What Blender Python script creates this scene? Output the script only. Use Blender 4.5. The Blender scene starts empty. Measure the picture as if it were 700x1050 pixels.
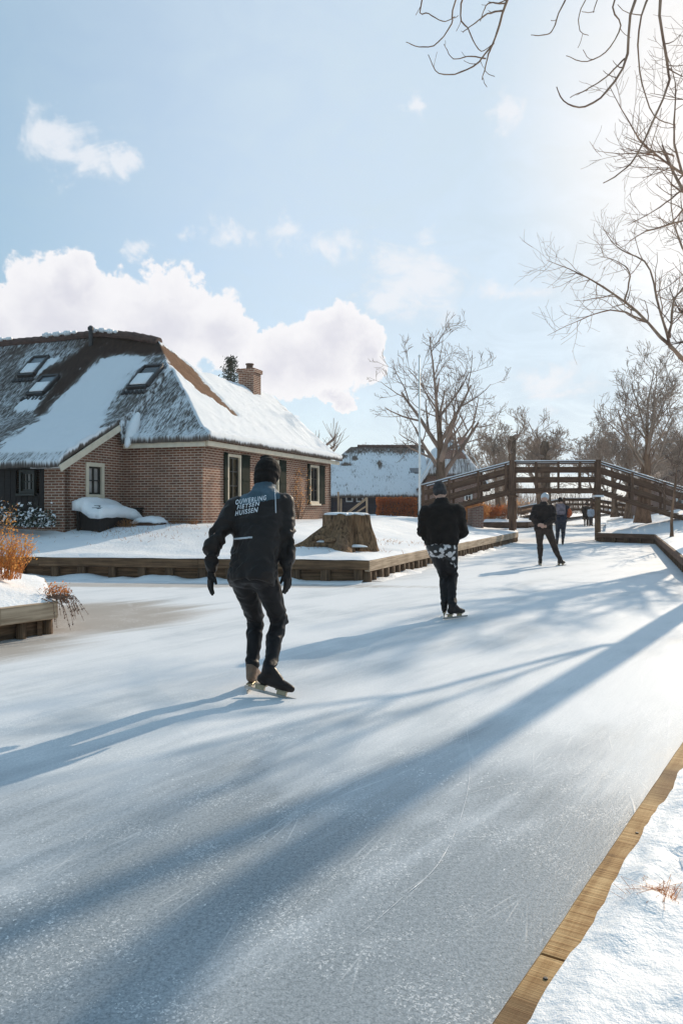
import bpy, bmesh, math, random
import numpy as np
from mathutils import Vector, Matrix, Quaternion, noise
from mathutils.bvhtree import BVHTree
from mathutils.geometry import delaunay_2d_cdt
R = math.radians
V = Vector
scene = bpy.context.scene
COL = scene.collection
EYE = 1.4
def P(u, v, d):            # point at depth d (metres) from a direction measured in the photograph
    return V(((u-350)/800*d, d, EYE+(520-v)/800*d))
def ss(a, b, x):
    x = max(0., min(1., (x-a)/(b-a))); return x*x*(3-2*x)
def pl(x, pts):
    if x <= pts[0][0]: (a, b), (c, d) = pts[0], pts[1]
    elif x >= pts[-1][0]: (a, b), (c, d) = pts[-2], pts[-1]
    else:
        for i in range(len(pts)-1):
            if x <= pts[i+1][0]:
                (a, b), (c, d) = pts[i], pts[i+1]; break
    return b+(d-b)*(x-a)/(c-a)
def lerp(a, b, t): return a+(b-a)*t

# ------------------------------------------------------------------ materials
MATS = {}
class NT:
    def __init__(s, name):
        m = bpy.data.materials.new(name); m.use_nodes = True
        s.m = m; s.t = m.node_tree; s.n = s.t.nodes; s.l = s.t.links
        s.b = s.n['Principled BSDF']; MATS[name] = m
    def add(s, typ, **kw):
        n = s.n.new(typ)
        for k, v in kw.items(): setattr(n, k, v)
        return n
    def set(s, node, **kw):
        for k, v in kw.items(): node.inputs[k].default_value = v
    def link(s, a, b): s.l.new(a, b)
    def coord(s, which='Object', scale=(1, 1, 1), loc=(0, 0, 0)):
        tc = s.add('ShaderNodeTexCoord'); mp = s.add('ShaderNodeMapping')
        mp.inputs['Scale'].default_value = scale; mp.inputs['Location'].default_value = loc
        s.link(tc.outputs[which], mp.inputs['Vector']); return mp.outputs[0]
    def noise(s, co, scale, detail=4, rough=.55, dist=0):
        n = s.add('ShaderNodeTexNoise'); s.link(co, n.inputs['Vector'])
        n.inputs['Scale'].default_value = scale; n.inputs['Detail'].default_value = detail
        n.inputs['Roughness'].default_value = rough; n.inputs['Distortion'].default_value = dist
        return n.outputs['Fac']
    def ramp(s, fac, stops):
        r = s.add('ShaderNodeValToRGB'); e = r.color_ramp.elements
        while len(e) < len(stops): e.new(.5)
        for i, (p, c) in enumerate(stops):
            e[i].position = p; e[i].color = (*c, 1) if len(c) == 3 else c
        s.link(fac, r.inputs[0]); return r.outputs[0]
    def mrange(s, v, a, b, c=0, d=1, smooth=True):
        n = s.add('ShaderNodeMapRange'); n.interpolation_type = 'SMOOTHSTEP' if smooth else 'LINEAR'
        s.link(v, n.inputs[0])
        for i, x in zip((1, 2, 3, 4), (a, b, c, d)): n.inputs[i].default_value = x
        return n.outputs[0]
    def math(s, op, a, b=0., c=None):
        n = s.add('ShaderNodeMath', operation=op)
        for i, x in enumerate((a, b, c)):
            if x is None: continue
            if isinstance(x, (int, float)): n.inputs[i].default_value = x
            else: s.link(x, n.inputs[i])
        return n.outputs[0]
    def mix(s, fac, a, b):
        n = s.add('ShaderNodeMix', data_type='RGBA')
        for i, x in zip((0, 6, 7), (fac, a, b)):
            if isinstance(x, (int, float)): n.inputs[i].default_value = x
            elif isinstance(x, tuple): n.inputs[i].default_value = (*x, 1)
            else: s.link(x, n.inputs[i])
        return n.outputs[2]
    def bump(s, h, strength=.3, dist=.02, prev=None):
        n = s.add('ShaderNodeBump'); s.link(h, n.inputs['Height'])
        n.inputs['Strength'].default_value = strength; n.inputs['Distance'].default_value = dist
        if prev is not None: s.link(prev, n.inputs['Normal'])
        s.link(n.outputs[0], s.b.inputs['Normal']); return n.outputs[0]
    def color(s, x):
        if isinstance(x, tuple): s.b.inputs['Base Color'].default_value = (*x, 1)
        else: s.link(x, s.b.inputs['Base Color'])
    def rough(s, x):
        if isinstance(x, (int, float)): s.b.inputs['Roughness'].default_value = x
        else: s.link(x, s.b.inputs['Roughness'])
    def spec(s, x): s.b.inputs['Specular IOR Level'].default_value = x

def flat(name, col, rough=.7, var=.25, scale=8, bump=0, metal=0, spec=.5):
    m = NT(name); co = m.coord()
    f = m.noise(co, scale, 5)
    m.color(m.mix(m.mrange(f, .3, .7), tuple(c*(1-var) for c in col), tuple(min(1, c*(1+var)) for c in col)))
    m.rough(rough); m.b.inputs['Metallic'].default_value = metal; m.spec(spec)
    if bump: m.bump(m.noise(co, scale*4, 4), bump, .01)
    return m.m

def make_snow():
    m = NT('snow'); co = m.coord()
    f = m.noise(co, .9, 4); g = m.noise(co, 14, 6, .6); k = m.noise(co, 160, 2)
    m.color(m.mix(m.mrange(f, .3, .7), (.80, .82, .85), (.90, .90, .91)))
    m.rough(.55); m.spec(.3)
    h = m.math('ADD', m.math('MULTIPLY', g, 1.), m.math('MULTIPLY', k, .12))
    m.bump(h, .55, .035)
    m.b.inputs['Subsurface Weight'].default_value = .15
    m.b.inputs['Subsurface Radius'].default_value = (.02, .022, .025)
    m.b.inputs['Subsurface Scale'].default_value = .5
make_snow()

def make_ice():
    m = NT('ice'); co = m.coord()
    sx = m.add('ShaderNodeSeparateXYZ'); m.link(co, sx.inputs[0])
    X, Y = sx.outputs[0], sx.outputs[1]
    # frost dust drifts along the canal: streaks stretched along its direction
    mp = m.add('ShaderNodeMapping'); m.link(co, mp.inputs[0])
    mp.inputs['Rotation'].default_value = (0, 0, R(-58)); 
    mp2 = m.add('ShaderNodeMapping'); m.link(mp.outputs[0], mp2.inputs[0]); mp2.inputs['Scale'].default_value = (.35, 2.4, 1)
    mp3 = m.add('ShaderNodeMapping', vector_type='TEXTURE'); m.link(co, mp3.inputs[0])
    mp3.inputs['Rotation'].default_value = (0, 0, R(52)); mp3.inputs['Scale'].default_value = (4.2, .62, 1)
    st = m.noise(mp3.outputs[0], 1.0, 6, .55, .6)
    fine = m.noise(mp2.outputs[0], 5, 5, .6)
    blot = m.noise(co, .8, 5, .55, .3)
    grit = m.noise(co, 130, 2, .6); gran = m.noise(co, 62, 5, .7)
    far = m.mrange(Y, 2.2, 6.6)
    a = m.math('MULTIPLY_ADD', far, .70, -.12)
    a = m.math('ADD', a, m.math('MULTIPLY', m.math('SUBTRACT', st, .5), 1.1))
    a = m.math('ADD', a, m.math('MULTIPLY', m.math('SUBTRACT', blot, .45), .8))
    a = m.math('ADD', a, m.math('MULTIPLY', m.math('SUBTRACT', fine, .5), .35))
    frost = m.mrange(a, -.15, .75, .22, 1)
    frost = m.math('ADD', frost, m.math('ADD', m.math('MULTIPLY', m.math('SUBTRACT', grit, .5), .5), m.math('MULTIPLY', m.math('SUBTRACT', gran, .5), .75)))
    # clear tan ice where the side ditch comes in beside the left landing
    def ell(cx, cy, rx, ry, rot):
        q = m.add('ShaderNodeMapping', vector_type='TEXTURE'); m.link(co, q.inputs[0])
        q.inputs['Location'].default_value = (cx, cy, 0); q.inputs['Rotation'].default_value = (0, 0, R(rot)); q.inputs['Scale'].default_value = (rx, ry, 1)
        ln = m.add('ShaderNodeVectorMath', operation='LENGTH'); m.link(q.outputs[0], ln.inputs[0])
        return ln.outputs['Value']
    d1 = m.math('ADD', ell(-3.3, 9.9, 1.9, 1.5, 35), m.math('MULTIPLY', m.math('SUBTRACT', st, .5), 1.3))
    d2 = m.math('ADD', ell(-3.6, 7.3, 1.7, .75, 45), m.math('MULTIPLY', m.math('SUBTRACT', st, .5), 1.3))
    tan = m.math('MAXIMUM', m.mrange(d1, 1.1, .55), m.mrange(d2, 1.1, .5))
    d3 = m.math('ADD', ell(-3.5, 14.0, 5.5, .42, -3), m.math('MULTIPLY', m.math('SUBTRACT', fine, .5), 1.))
    tan = m.math('MAXIMUM', tan, m.math('MULTIPLY', m.mrange(d3, 1.1, .6), .8))
    # specks of frozen spray
    wn = m.add('ShaderNodeTexNoise'); m.link(co, wn.inputs['Vector']); wn.inputs['Scale'].default_value = 70; wn.inputs['Detail'].default_value = 3
    wv = m.add('ShaderNodeVectorMath', operation='MULTIPLY_ADD'); m.link(wn.outputs['Color'], wv.inputs[0]); wv.inputs[1].default_value = (.03, .03, 0); m.link(co, wv.inputs[2])
    sp = m.add('ShaderNodeTexVoronoi'); m.link(wv.outputs[0], sp.inputs['Vector']); sp.inputs['Scale'].default_value = 34
    sz = m.mrange(m.noise(co, 1.4, 3), .42, .68, .05, .30)
    speck = m.math('LESS_THAN', m.math('ADD', sp.outputs['Distance'], m.math('MULTIPLY', m.noise(co, 60, 2), .18)), sz)
    sp2 = m.add('ShaderNodeTexVoronoi'); m.link(wv.outputs[0], sp2.inputs['Vector']); sp2.inputs['Scale'].default_value = 90
    sz2 = m.mrange(m.noise(co, 2.6, 3, .6), .34, .66, .12, .46)
    speck2 = m.math('LESS_THAN', m.math('ADD', sp2.outputs['Distance'], m.math('MULTIPLY', m.noise(co, 170, 1), .2)), sz2)
    # thin skate scratches: two warped directions
    wl_n = m.add('ShaderNodeTexNoise'); m.link(co, wl_n.inputs['Vector']); wl_n.inputs['Scale'].default_value = .5; wl_n.inputs['Detail'].default_value = 1
    wl = m.add('ShaderNodeVectorMath', operation='MULTIPLY_ADD'); m.link(wl_n.outputs['Color'], wl.inputs[0]); wl.inputs[1].default_value = (.3, .3, 0); m.link(co, wl.inputs[2])
    def scratches(rot, sc, w):
        q = m.add('ShaderNodeMapping', vector_type='TEXTURE'); m.link(wl.outputs[0], q.inputs[0]); q.inputs['Rotation'].default_value = (0, 0, R(rot)); q.inputs['Scale'].default_value = (5.5, 1/sc, 1)
        v = m.add('ShaderNodeTexVoronoi', feature='DISTANCE_TO_EDGE'); m.link(q.outputs[0], v.inputs['Vector']); v.inputs['Scale'].default_value = 1.
        return m.mrange(v.outputs['Distance'], 0, w, 1, 0)
    scr = m.math('MAXIMUM', m.math('MAXIMUM', scratches(64, 3.0, .014), scratches(78, 2.2, .010)), scratches(47, 4.6, .016))
    scr = m.math('MULTIPLY', scr, m.mrange(m.noise(co, 2., 3), .45, .68, 0, .36))
    white = m.math('MAXIMUM', m.math('MULTIPLY', speck, .85), m.math('MULTIPLY', speck2, .55))
    white = m.math('MAXIMUM', white, scr)
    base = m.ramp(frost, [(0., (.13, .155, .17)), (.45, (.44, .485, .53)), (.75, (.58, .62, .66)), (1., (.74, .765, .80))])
    base = m.mix(m.math('MULTIPLY', tan, .85), base, (.34, .30, .26))
    base = m.mix(m.math('MULTIPLY', white, .8), base, (.9, .92, .94))
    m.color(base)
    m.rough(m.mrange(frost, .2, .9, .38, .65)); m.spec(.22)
    h = m.math('ADD', m.math('MULTIPLY', grit, .35), m.math('ADD', m.math('MULTIPLY', fine, .8), m.math('MULTIPLY', white, .5)))
    m.bump(h, .28, .012)
make_ice()

def make_brick(name, c1, c2, mortar):
    m = NT(name); co = m.coord('UV')
    b = m.add('ShaderNodeTexBrick'); m.link(co, b.inputs['Vector'])
    b.offset = .5
    for k, v in {'Scale': 1., 'Brick Width': .215, 'Row Height': .066, 'Mortar Size': .0095, 'Mortar Smooth': .1, 'Bias': 0.}.items(): b.inputs[k].default_value = v
    b.inputs['Color1'].default_value = (*c1, 1); b.inputs['Color2'].default_value = (*c2, 1); b.inputs['Mortar'].default_value = (*mortar, 1)
    f = m.noise(co, 1.3, 5); g = m.noise(co, 22, 3)
    c = m.mix(m.mrange(f, .35, .75, 0, .45), b.outputs['Color'], (.10, .065, .05))
    c = m.mix(m.mrange(g, .55, .8, 0, .35), c, (.42, .34, .28))
    m.color(c); m.rough(.9); m.spec(.2)
    m.bump(m.math('MULTIPLY', b.outputs['Fac'], -1.), .7, .012)
make_brick('brick', (.27, .112, .064), (.155, .066, .042), (.56, .45, .36))
make_brick('far_brick', (.30, .15, .11), (.24, .115, .085), (.42, .36, .32))

def make_thatch(name, fine):
    m = NT(name); co = m.coord('UV', (1, 1, 1))
    at = m.add('ShaderNodeAttribute', attribute_name='cover'); sep = m.add('ShaderNodeSeparateColor'); m.link(at.outputs['Color'], sep.inputs[0])
    cov, brown, dark = sep.outputs[0], sep.outputs[1], sep.outputs[2]
    q = m.add('ShaderNodeMapping'); m.link(co, q.inputs[0]); q.inputs['Scale'].default_value = (46*fine, 5.5*fine, 1)
    strand = m.noise(q.outputs[0], 1., 5, .65, .25)
    q2 = m.add('ShaderNodeMapping'); m.link(co, q2.inputs[0]); q2.inputs['Scale'].default_value = (15*fine, 4.5*fine, 1)
    clump = m.noise(q2.outputs[0], 1., 4, .6, .4)
    big = m.noise(co, .9, 5, .6)
    a = m.math('ADD', m.math('MULTIPLY', cov, 1.25), m.math('ADD', m.math('MULTIPLY', m.math('SUBTRACT', strand, .5), 1.5),
        m.math('ADD', m.math('MULTIPLY', m.math('SUBTRACT', clump, .5), .9), m.math('MULTIPLY', m.math('SUBTRACT', big, .5), .8))))
    sn = m.mrange(a, .42, .74)
    th = m.ramp(strand, [(.3, (.05, .042, .036)), (.55, (.15, .13, .115)), (.75, (.28, .255, .23))])
    br = m.ramp(strand, [(.3, (.05, .022, .012)), (.6, (.20, .10, .05)), (.8, (.34, .19, .10))])
    th = m.mix(brown, th, br)
    th = m.mix(m.math('MULTIPLY', dark, .9), th, m.ramp(strand, [(.3, (.012, .006, .004)), (.7, (.06, .028, .018))]))
    m.color(m.mix(sn, th, (.84, .86, .89))); m.rough(.85); m.spec(.2)
    m.bump(m.math('ADD', m.math('MULTIPLY', strand, .8), m.math('MULTIPLY', sn, .5)), .8, .05)
make_thatch('thatch', 1.); make_thatch('far_thatch', .7)

def make_wood(name, dark, light, axis_scale=(3, 3, 40), rough=.8, spec=.25, bump=.4, coordn='UV'):
    m = NT(name); co = m.coord(coordn)
    q = m.add('ShaderNodeMapping'); m.link(co, q.inputs[0]); q.inputs['Scale'].default_value = axis_scale
    g = m.noise(q.outputs[0], 1., 6, .62, .5)
    big = m.noise(co, 2.2, 4, .6)
    a = m.math('ADD', m.math('MULTIPLY', g, .7), m.math('MULTIPLY', big, .3))
    m.color(m.mix(m.mrange(a, .33, .68), dark, light)); m.rough(rough); m.spec(spec)
    m.bump(g, bump, .008)
make_wood('bridge_wood', (.055, .028, .018), (.19, .105, .066), (1.5, 30, 30))
make_wood('pile_wood', (.045, .026, .015), (.20, .12, .068), (2, 30, 30))
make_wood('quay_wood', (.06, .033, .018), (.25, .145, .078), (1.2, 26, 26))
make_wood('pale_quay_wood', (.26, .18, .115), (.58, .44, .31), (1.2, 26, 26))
def make_edging():
    m = NT('edging_wood'); co = m.coord('UV')
    def st(sx, sy, d=5, r=.6, w=.3):
        q = m.add('ShaderNodeMapping'); m.link(co, q.inputs[0]); q.inputs['Scale'].default_value = (sx, sy, 1); return m.noise(q.outputs[0], 1., d, r, w)
    saw = st(95, 5); grain = st(1.6, 45); big = st(2.2, 3.5, 4); wet = st(.9, 1.1, 3)
    a = m.math('ADD', m.math('MULTIPLY', saw, .45), m.math('ADD', m.math('MULTIPLY', grain, .3), m.math('MULTIPLY', big, .35)))
    c = m.ramp(a, [(.36, (.06, .03, .012)), (.50, (.34, .19, .075)), (.66, (.62, .42, .21))])
    c = m.mix(m.mrange(wet, .44, .62, 0, .75), c, (.10, .055, .028))
    m.color(c); m.rough(.8); m.spec(.2); m.bump(a, .8, .01)
make_edging()
make_wood('dark_board', (.008, .007, .007), (.018, .015, .014), (30, 1, 30), .6)
make_wood('blue_board', (.012, .016, .028), (.03, .036, .055), (1, 12, 12), .7)
make_wood('bare_bark', (.055, .034, .024), (.20, .135, .095), (6, 6, 1.6), .9, .15, .8, 'Object')
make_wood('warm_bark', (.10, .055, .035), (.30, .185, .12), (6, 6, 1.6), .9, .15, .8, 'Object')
make_wood('stump_bark', (.022, .012, .007), (.30, .18, .10), (22, 22, 2.6), .9, .15, 1., 'Object')
make_wood('near_twig', (.20, .11, .075), (.48, .31, .21), (6, 6, 1.6), .85, .15, .6, 'Object')  # lightened and warmed: sun flare put into the bark colour
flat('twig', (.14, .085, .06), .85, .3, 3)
flat('far_twig', (.25, .175, .135), .9, .3, 1)  # paler than twig: distance haze put into the colour
flat('pale_twig', (.32, .235, .18), .9, .3, 1)  # paler still, the fading of background crowns put into the colour
flat('cream_paint', (.66, .57, .44), .5, .08, 5)
flat('white_paint', (.80, .79, .76), .45, .05, 5)
flat('green_paint', (.006, .014, .010), .85, .2, 5, 0, 0, .08)
flat('sash_paint', (.014, .018, .015), .35, .2, 5)
flat('tile_red', (.085, .045, .035), .8, .35, 7, .3)
flat('lead', (.03, .03, .032), .5, .3, 10)
flat('clay', (.12, .07, .05), .8, .3, 14)
flat('dry_leaf', (.42, .17, .045), .8, .45, 9)
flat('straw', (.46, .25, .085), .85, .4, 12)
flat('beech_leaf', (.40, .125, .032), .75, .45, 7)
flat('ochre_reed', (.38, .22, .10), .85, .35, 5)
flat('needle', (.035, .05, .03), .8, .4, 4)
flat('evergreen', (.02, .032, .016), .7, .4, 9)
flat('steel', (.45, .43, .40), .28, .15, 20, 0, 1.)
flat('brass', (.34, .28, .19), .4, .15, 20, 0, .8)
flat('skin', (.52, .30, .22), .55, .08, 12)
flat('hair', (.05, .03, .02), .7, .3, 40)
flat('reflective', (.62, .63, .66), .35, .08, 30)
flat('print_white', (.74, .75, .78), .6, .05, 30)
def thin_leaf(name, col):      # dry leaves let the sun shine through
    m = MATS[name]; t = m.node_tree; n = t.nodes; tr = n.new('ShaderNodeBsdfTranslucent'); tr.inputs[0].default_value = (*col, 1); mx = n.new('ShaderNodeMixShader'); mx.inputs[0].default_value = .55
    t.links.new(n['Principled BSDF'].outputs[0], mx.inputs[1]); t.links.new(tr.outputs[0], mx.inputs[2]); t.links.new(mx.outputs[0], n['Material Output'].inputs['Surface'])
thin_leaf('beech_leaf', (.72, .20, .04)); thin_leaf('dry_leaf', (.6, .22, .06)); thin_leaf('straw', (.72, .36, .10)); thin_leaf('ochre_reed', (.62, .33, .13))
def cloth(name, col, rough=.75, scale=30, b=.35, sheen=.03, spec=.18):
    m = NT(name); co = m.coord()
    f = m.noise(co, scale*.3, 4); g = m.noise(co, scale*12, 2)
    m.color(m.mix(m.mrange(f, .3, .7), tuple(c*.75 for c in col), tuple(c*1.3 for c in col)))
    m.rough(rough); m.spec(spec); m.b.inputs['Sheen Weight'].default_value = sheen
    m.bump(m.math('ADD', m.noise(co, scale, 3, .5, .8), m.math('MULTIPLY', g, .08)), b, .012)
cloth('black_shell', (.017, .0112, .009), .5, 30, .35, .05, .25)
cloth('blue_shell', (.065, .105, .135), .6)
cloth('black_fleece', (.012, .009, .0075), .85)
cloth('black_lycra', (.012, .010, .0105), .5, 22, .25)
cloth('black_glove', (.014, .011, .010), .7, 60)
cloth('grey_knit', (.045, .043, .045), .95, 70, .6)
cloth('grey_helmet', (.50, .53, .57), .5, 30, .1)
cloth('brown_jacket', (.022, .015, .013), .7)
cloth('brown_trouser', (.035, .024, .02), .8)
cloth('navy_jacket', (.022, .026, .04), .7)
cloth('navy_trouser', (.035, .038, .05), .8)
cloth('orange_shell', (.55, .12, .04), .6)
cloth('mauve_bag', (.20, .16, .18), .7)
cloth('pale_blue_coat', (.36, .42, .50), .7)
cloth('boot_leather', (.020, .013, .011), .35, 40, .2)
cloth('lit_boot', (.20, .13, .09), .55, 40, .2)  # lit copy of boot_leather: sunlight put into the colour of one boot
def make_patch():
    m = NT('white_print_lycra'); co = m.coord()
    v = m.add('ShaderNodeTexVoronoi'); m.link(co, v.inputs['Vector']); v.inputs['Scale'].default_value = 16
    n = m.noise(co, 22, 3, .6, 1.)
    f = m.math('ADD', v.outputs['Distance'], m.math('MULTIPLY', n, .55))
    m.color(m.mix(m.mrange(f, .74, .80), (.62, .58, .57), (.014, .012, .012))); m.rough(.6)
make_patch()
def make_glass(name, col, rough=.06):
    m = NT(name); co = m.coord()
    m.color(m.mix(m.mrange(m.noise(co, 2.2, 3), .35, .65), tuple(c*.6 for c in col), col)); m.rough(rough); m.spec(.8)
make_glass('dark_glass', (.035, .035, .04)); make_glass('curtained_glass', (.50, .46, .43), .2); make_glass('warm_glass', (.10, .075, .045)); make_glass('sky_glass', (.16, .19, .22), .08)
M = MATS

# ------------------------------------------------------------------ mesh builder
class MB:
    def __init__(s): s.v = []; s.f = []; s.uv = []; s.mi = []
    def face(s, idx, uv=None, mi=0):
        s.f.append(tuple(idx)); s.uv.append(uv or [(0, 0)]*len(idx)); s.mi.append(mi)
    def prism(s, p0, p1, w, h, up=(0, 0, 1), ch=0., mi=0):      # beam between two points, w across, h along up
        p0, p1 = V(p0), V(p1); d = (p1-p0); L = d.length; d.normalize(); up = V(up)
        side = d.cross(up)
        if side.length < 1e-4: side = d.cross(V((0, 1, 0)))
        side.normalize(); upv = side.cross(d).normalized()
        a, b = w/2, h/2
        if ch > 0:
            c = min(ch, a*.9, b*.9)
            sec = [(-a+c, -b), (a-c, -b), (a, -b+c), (a, b-c), (a-c, b), (-a+c, b), (-a, b-c), (-a, -b+c)]
        else: sec = [(-a, -b), (a, -b), (a, b), (-a, b)]
        n = len(sec); o = len(s.v)
        for p in (p0, p1):
            for x, y in sec: s.v.append(p+side*x+upv*y)
        r = random.random()*7
        acc = 0
        for i in range(n):
            j = (i+1) % n; e = (V(sec[j])-V(sec[i])).length
            s.face((o+i, o+n+i, o+n+j, o+j), [(r, acc+r), (r+L, acc+r), (r+L, acc+e+r), (r, acc+e+r)], mi); acc += e
        s.face([o+i for i in range(n)], [(x+r, y+r) for x, y in sec], mi)
        s.face([o+n+i for i in reversed(range(n))], [(x+r, y+r) for x, y in reversed(sec)], mi)
        return s
    def box(s, lo, hi, mi=0, ch=0.):
        lo, hi = V(lo), V(hi)
        return s.prism((lo.x, (lo.y+hi.y)/2, (lo.z+hi.z)/2), (hi.x, (lo.y+hi.y)/2, (lo.z+hi.z)/2), hi.y-lo.y, hi.z-lo.z, (0, 0, 1), ch, mi)
    def tube(s, pts, rad, n=6, cap=True, mi=0):
        pts = [V(p) for p in pts]; k = len(pts); o = len(s.v)
        d = (pts[1]-pts[0]).normalized(); a = d.orthogonal().normalized()
        L = 0
        for i, p in enumerate(pts):
            if i:
                L += (p-pts[i-1]).length
            t = (pts[min(i+1, k-1)]-pts[max(i-1, 0)]).normalized()
            a = (a-t*a.dot(t)); a = a.normalized() if a.length > 1e-6 else t.orthogonal().normalized()
            b = t.cross(a)
            r = rad[i] if hasattr(rad, '__len__') else rad
            for j in range(n):
                an = 2*math.pi*j/n
                s.v.append(p+(a*math.cos(an)+b*math.sin(an))*r)
        for i in range(k-1):
            for j in range(n):
                q = (j+1) % n
                s.face((o+i*n+j, o+i*n+q, o+(i+1)*n+q, o+(i+1)*n+j), [(i*.3, j*.1), (i*.3, j*.1+.1), (i*.3+.3, j*.1+.1), (i*.3+.3, j*.1)], mi)
        if cap:
            s.face([o+j for j in reversed(range(n))], None, mi); s.face([o+(k-1)*n+j for j in range(n)], None, mi)
        return s
    def lathe(s, prof, c, n=14, mi=0):                # prof: (radius, z)
        c = V(c); return s.tube_rings([[c+V((r*math.cos(2*math.pi*j/n), r*math.sin(2*math.pi*j/n), z)) for j in range(n)] for r, z in prof], mi)
    def tube_rings(s, rings, mi=0):
        o = len(s.v); n = len(rings[0])
        for r in rings: s.v.extend(r)
        for i in range(len(rings)-1):
            for j in range(n):
                q = (j+1) % n
                s.face((o+i*n+j, o+i*n+q, o+(i+1)*n+q, o+(i+1)*n+j), [(i*.2, j*.1), (i*.2, j*.1+.1), (i*.2+.2, j*.1+.1), (i*.2+.2, j*.1)], mi)
        s.face([o+j for j in reversed(range(n))], None, mi); s.face([o+(len(rings)-1)*n+j for j in range(n)], None, mi)
        return s
    def leaf(s, c, size, rng, asp=1.6, mi=0):
        d = V((rng.gauss(0, 1), rng.gauss(0, 1), rng.gauss(0, 1))).normalized(); a = d.orthogonal().normalized(); b = d.cross(a)
        o = len(s.v); c = V(c)
        s.v += [c-a*size*asp/2, c+b*size/2+d*size*.15, c+a*size*asp/2, c-b*size/2+d*size*.15]
        s.face((o, o+1, o+2, o+3), None, mi)
    def mesh(s, name, mats, smooth=False):
        me = bpy.data.meshes.new(name)
        me.from_pydata([tuple(v) for v in s.v], [], s.f)
        for m in mats: me.materials.append(m)
        ul = me.uv_layers.new(name='UVMap')
        flatuv = np.array([c for f in s.uv for uv in f for c in uv], dtype=np.float32)
        ul.data.foreach_set('uv', flatuv)
        me.polygons.foreach_set('material_index', np.array(s.mi, dtype=np.int32))
        if smooth: me.polygons.foreach_set('use_smooth', np.ones(len(s.f), dtype=bool))
        me.update(); return me
    def build(s, name, mat, parent=None, smooth=False):
        mats = mat if isinstance(mat, (list, tuple)) else [mat]
        return link(name, s.mesh(name, [M[m] for m in mats], smooth), parent)
def link(name, me, parent=None):
    o = bpy.data.objects.new(name, me); COL.objects.link(o)
    if parent is not None: setparent(o, parent)
    return o
def world_of(o):
    m = o.matrix_basis.copy()
    if o.parent: m = world_of(o.parent) @ o.matrix_parent_inverse @ m
    return m
def setparent(o, p):
    o.parent = p; o.matrix_parent_inverse = world_of(p).inverted()
def empty(name, loc): 
    o = bpy.data.objects.new(name, None); COL.objects.link(o); o.location = loc; o.empty_display_size = .2; return o
def tag(o, label=None, cat=None, group=None, kind=None):
    if label: o['label'] = label
    if cat: o['category'] = cat
    if group: o['group'] = group
    if kind: o['kind'] = kind
    return o
def thing(name, label, cat, loc, group=None): return tag(empty(name, loc), label, cat, group)
def kids(o): return [c for c in COL.objects if c.parent == o]
def copy_tree(o, parent=None):
    c = o.copy(); COL.objects.link(c)
    if parent is not None:
        mi = o.matrix_parent_inverse.copy(); c.parent = parent; c.matrix_parent_inverse = mi
    for ch in kids(o): copy_tree(ch, c)
    return c

# flat panel with holes in the plane (xd, Z); outline in (x,z)
def panel(mb, O, xd, outer, holes=(), thick=.2, nrm=None, mi=0, rev=0):
    O = V(O); xd = V(xd).normalized(); zd = V((0, 0, 1)); nrm = V(nrm).normalized() if nrm is not None else xd.cross(zd)
    vs = [V(p) for p in outer]; ed = [(i, (i+1) % len(outer)) for i in range(len(outer))]; loops = [list(range(len(outer)))]
    for (a, b, c, d) in holes:
        o = len(vs); vs += [V((a, c)), V((b, c)), V((b, d)), V((a, d))]; ed += [(o, o+1), (o+1, o+2), (o+2, o+3), (o+3, o)]; loops.append([o+3, o+2, o+1, o])
    rv, re, rf, ov, oe, of = delaunay_2d_cdt(vs, ed, [], 1, 1e-5)
    def inhole(c): return any(a < c.x < b and cc < c.y < d for (a, b, cc, d) in holes)
    def inout(c):
        r = False; n = len(outer)
        for i in range(n):
            (x1, y1), (x2, y2) = outer[i], outer[(i+1) % n]
            if (y1 > c.y) != (y2 > c.y) and c.x < (x2-x1)*(c.y-y1)/(y2-y1)+x1: r = not r
        return r
    o = len(mb.v); n = len(rv)
    for p in rv: mb.v.append(O+xd*p.x+zd*p.y)
    for p in rv: mb.v.append(O+xd*p.x+zd*p.y-nrm*thick)
    fl = xd.cross(zd).dot(nrm) > 0
    for f in rf:
        c = sum((rv[i] for i in f), V((0, 0)))/len(f)
        if inhole(c) or not inout(c): continue
        g = list(f)
        area = sum(rv[g[i]].x*rv[g[(i+1) % len(g)]].y-rv[g[(i+1) % len(g)]].x*rv[g[i]].y for i in range(len(g)))
        if (area > 0) != fl: g = g[::-1]
        mb.face([o+i for i in g], [tuple(rv[i]) for i in g], mi)
        mb.face([o+n+i for i in reversed(g)], [tuple(rv[i]) for i in reversed(g)], mi)
    for lp in loops:
        pts = [vs[i] for i in lp]
        q = len(mb.v)
        for p in pts: mb.v.append(O+xd*p.x+zd*p.y)
        for p in pts: mb.v.append(O+xd*p.x+zd*p.y-nrm*thick)
        k = len(pts)
        for i in range(k):
            j = (i+1) % k; L = (pts[j]-pts[i]).length
            g = (q+i, q+k+i, q+k+j, q+j)
            uv = [(0, pts[i].y), (thick, pts[i].y), (thick, pts[j].y+.001), (0, pts[j].y)] if abs(pts[i].x-pts[j].x) < 1e-4 else [(pts[i].x, 0), (pts[i].x, thick), (pts[j].x, thick), (pts[j].x, 0)]
            if not fl: g = g[::-1]; uv = uv[::-1]
            mb.face(g, uv, mi)

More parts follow.
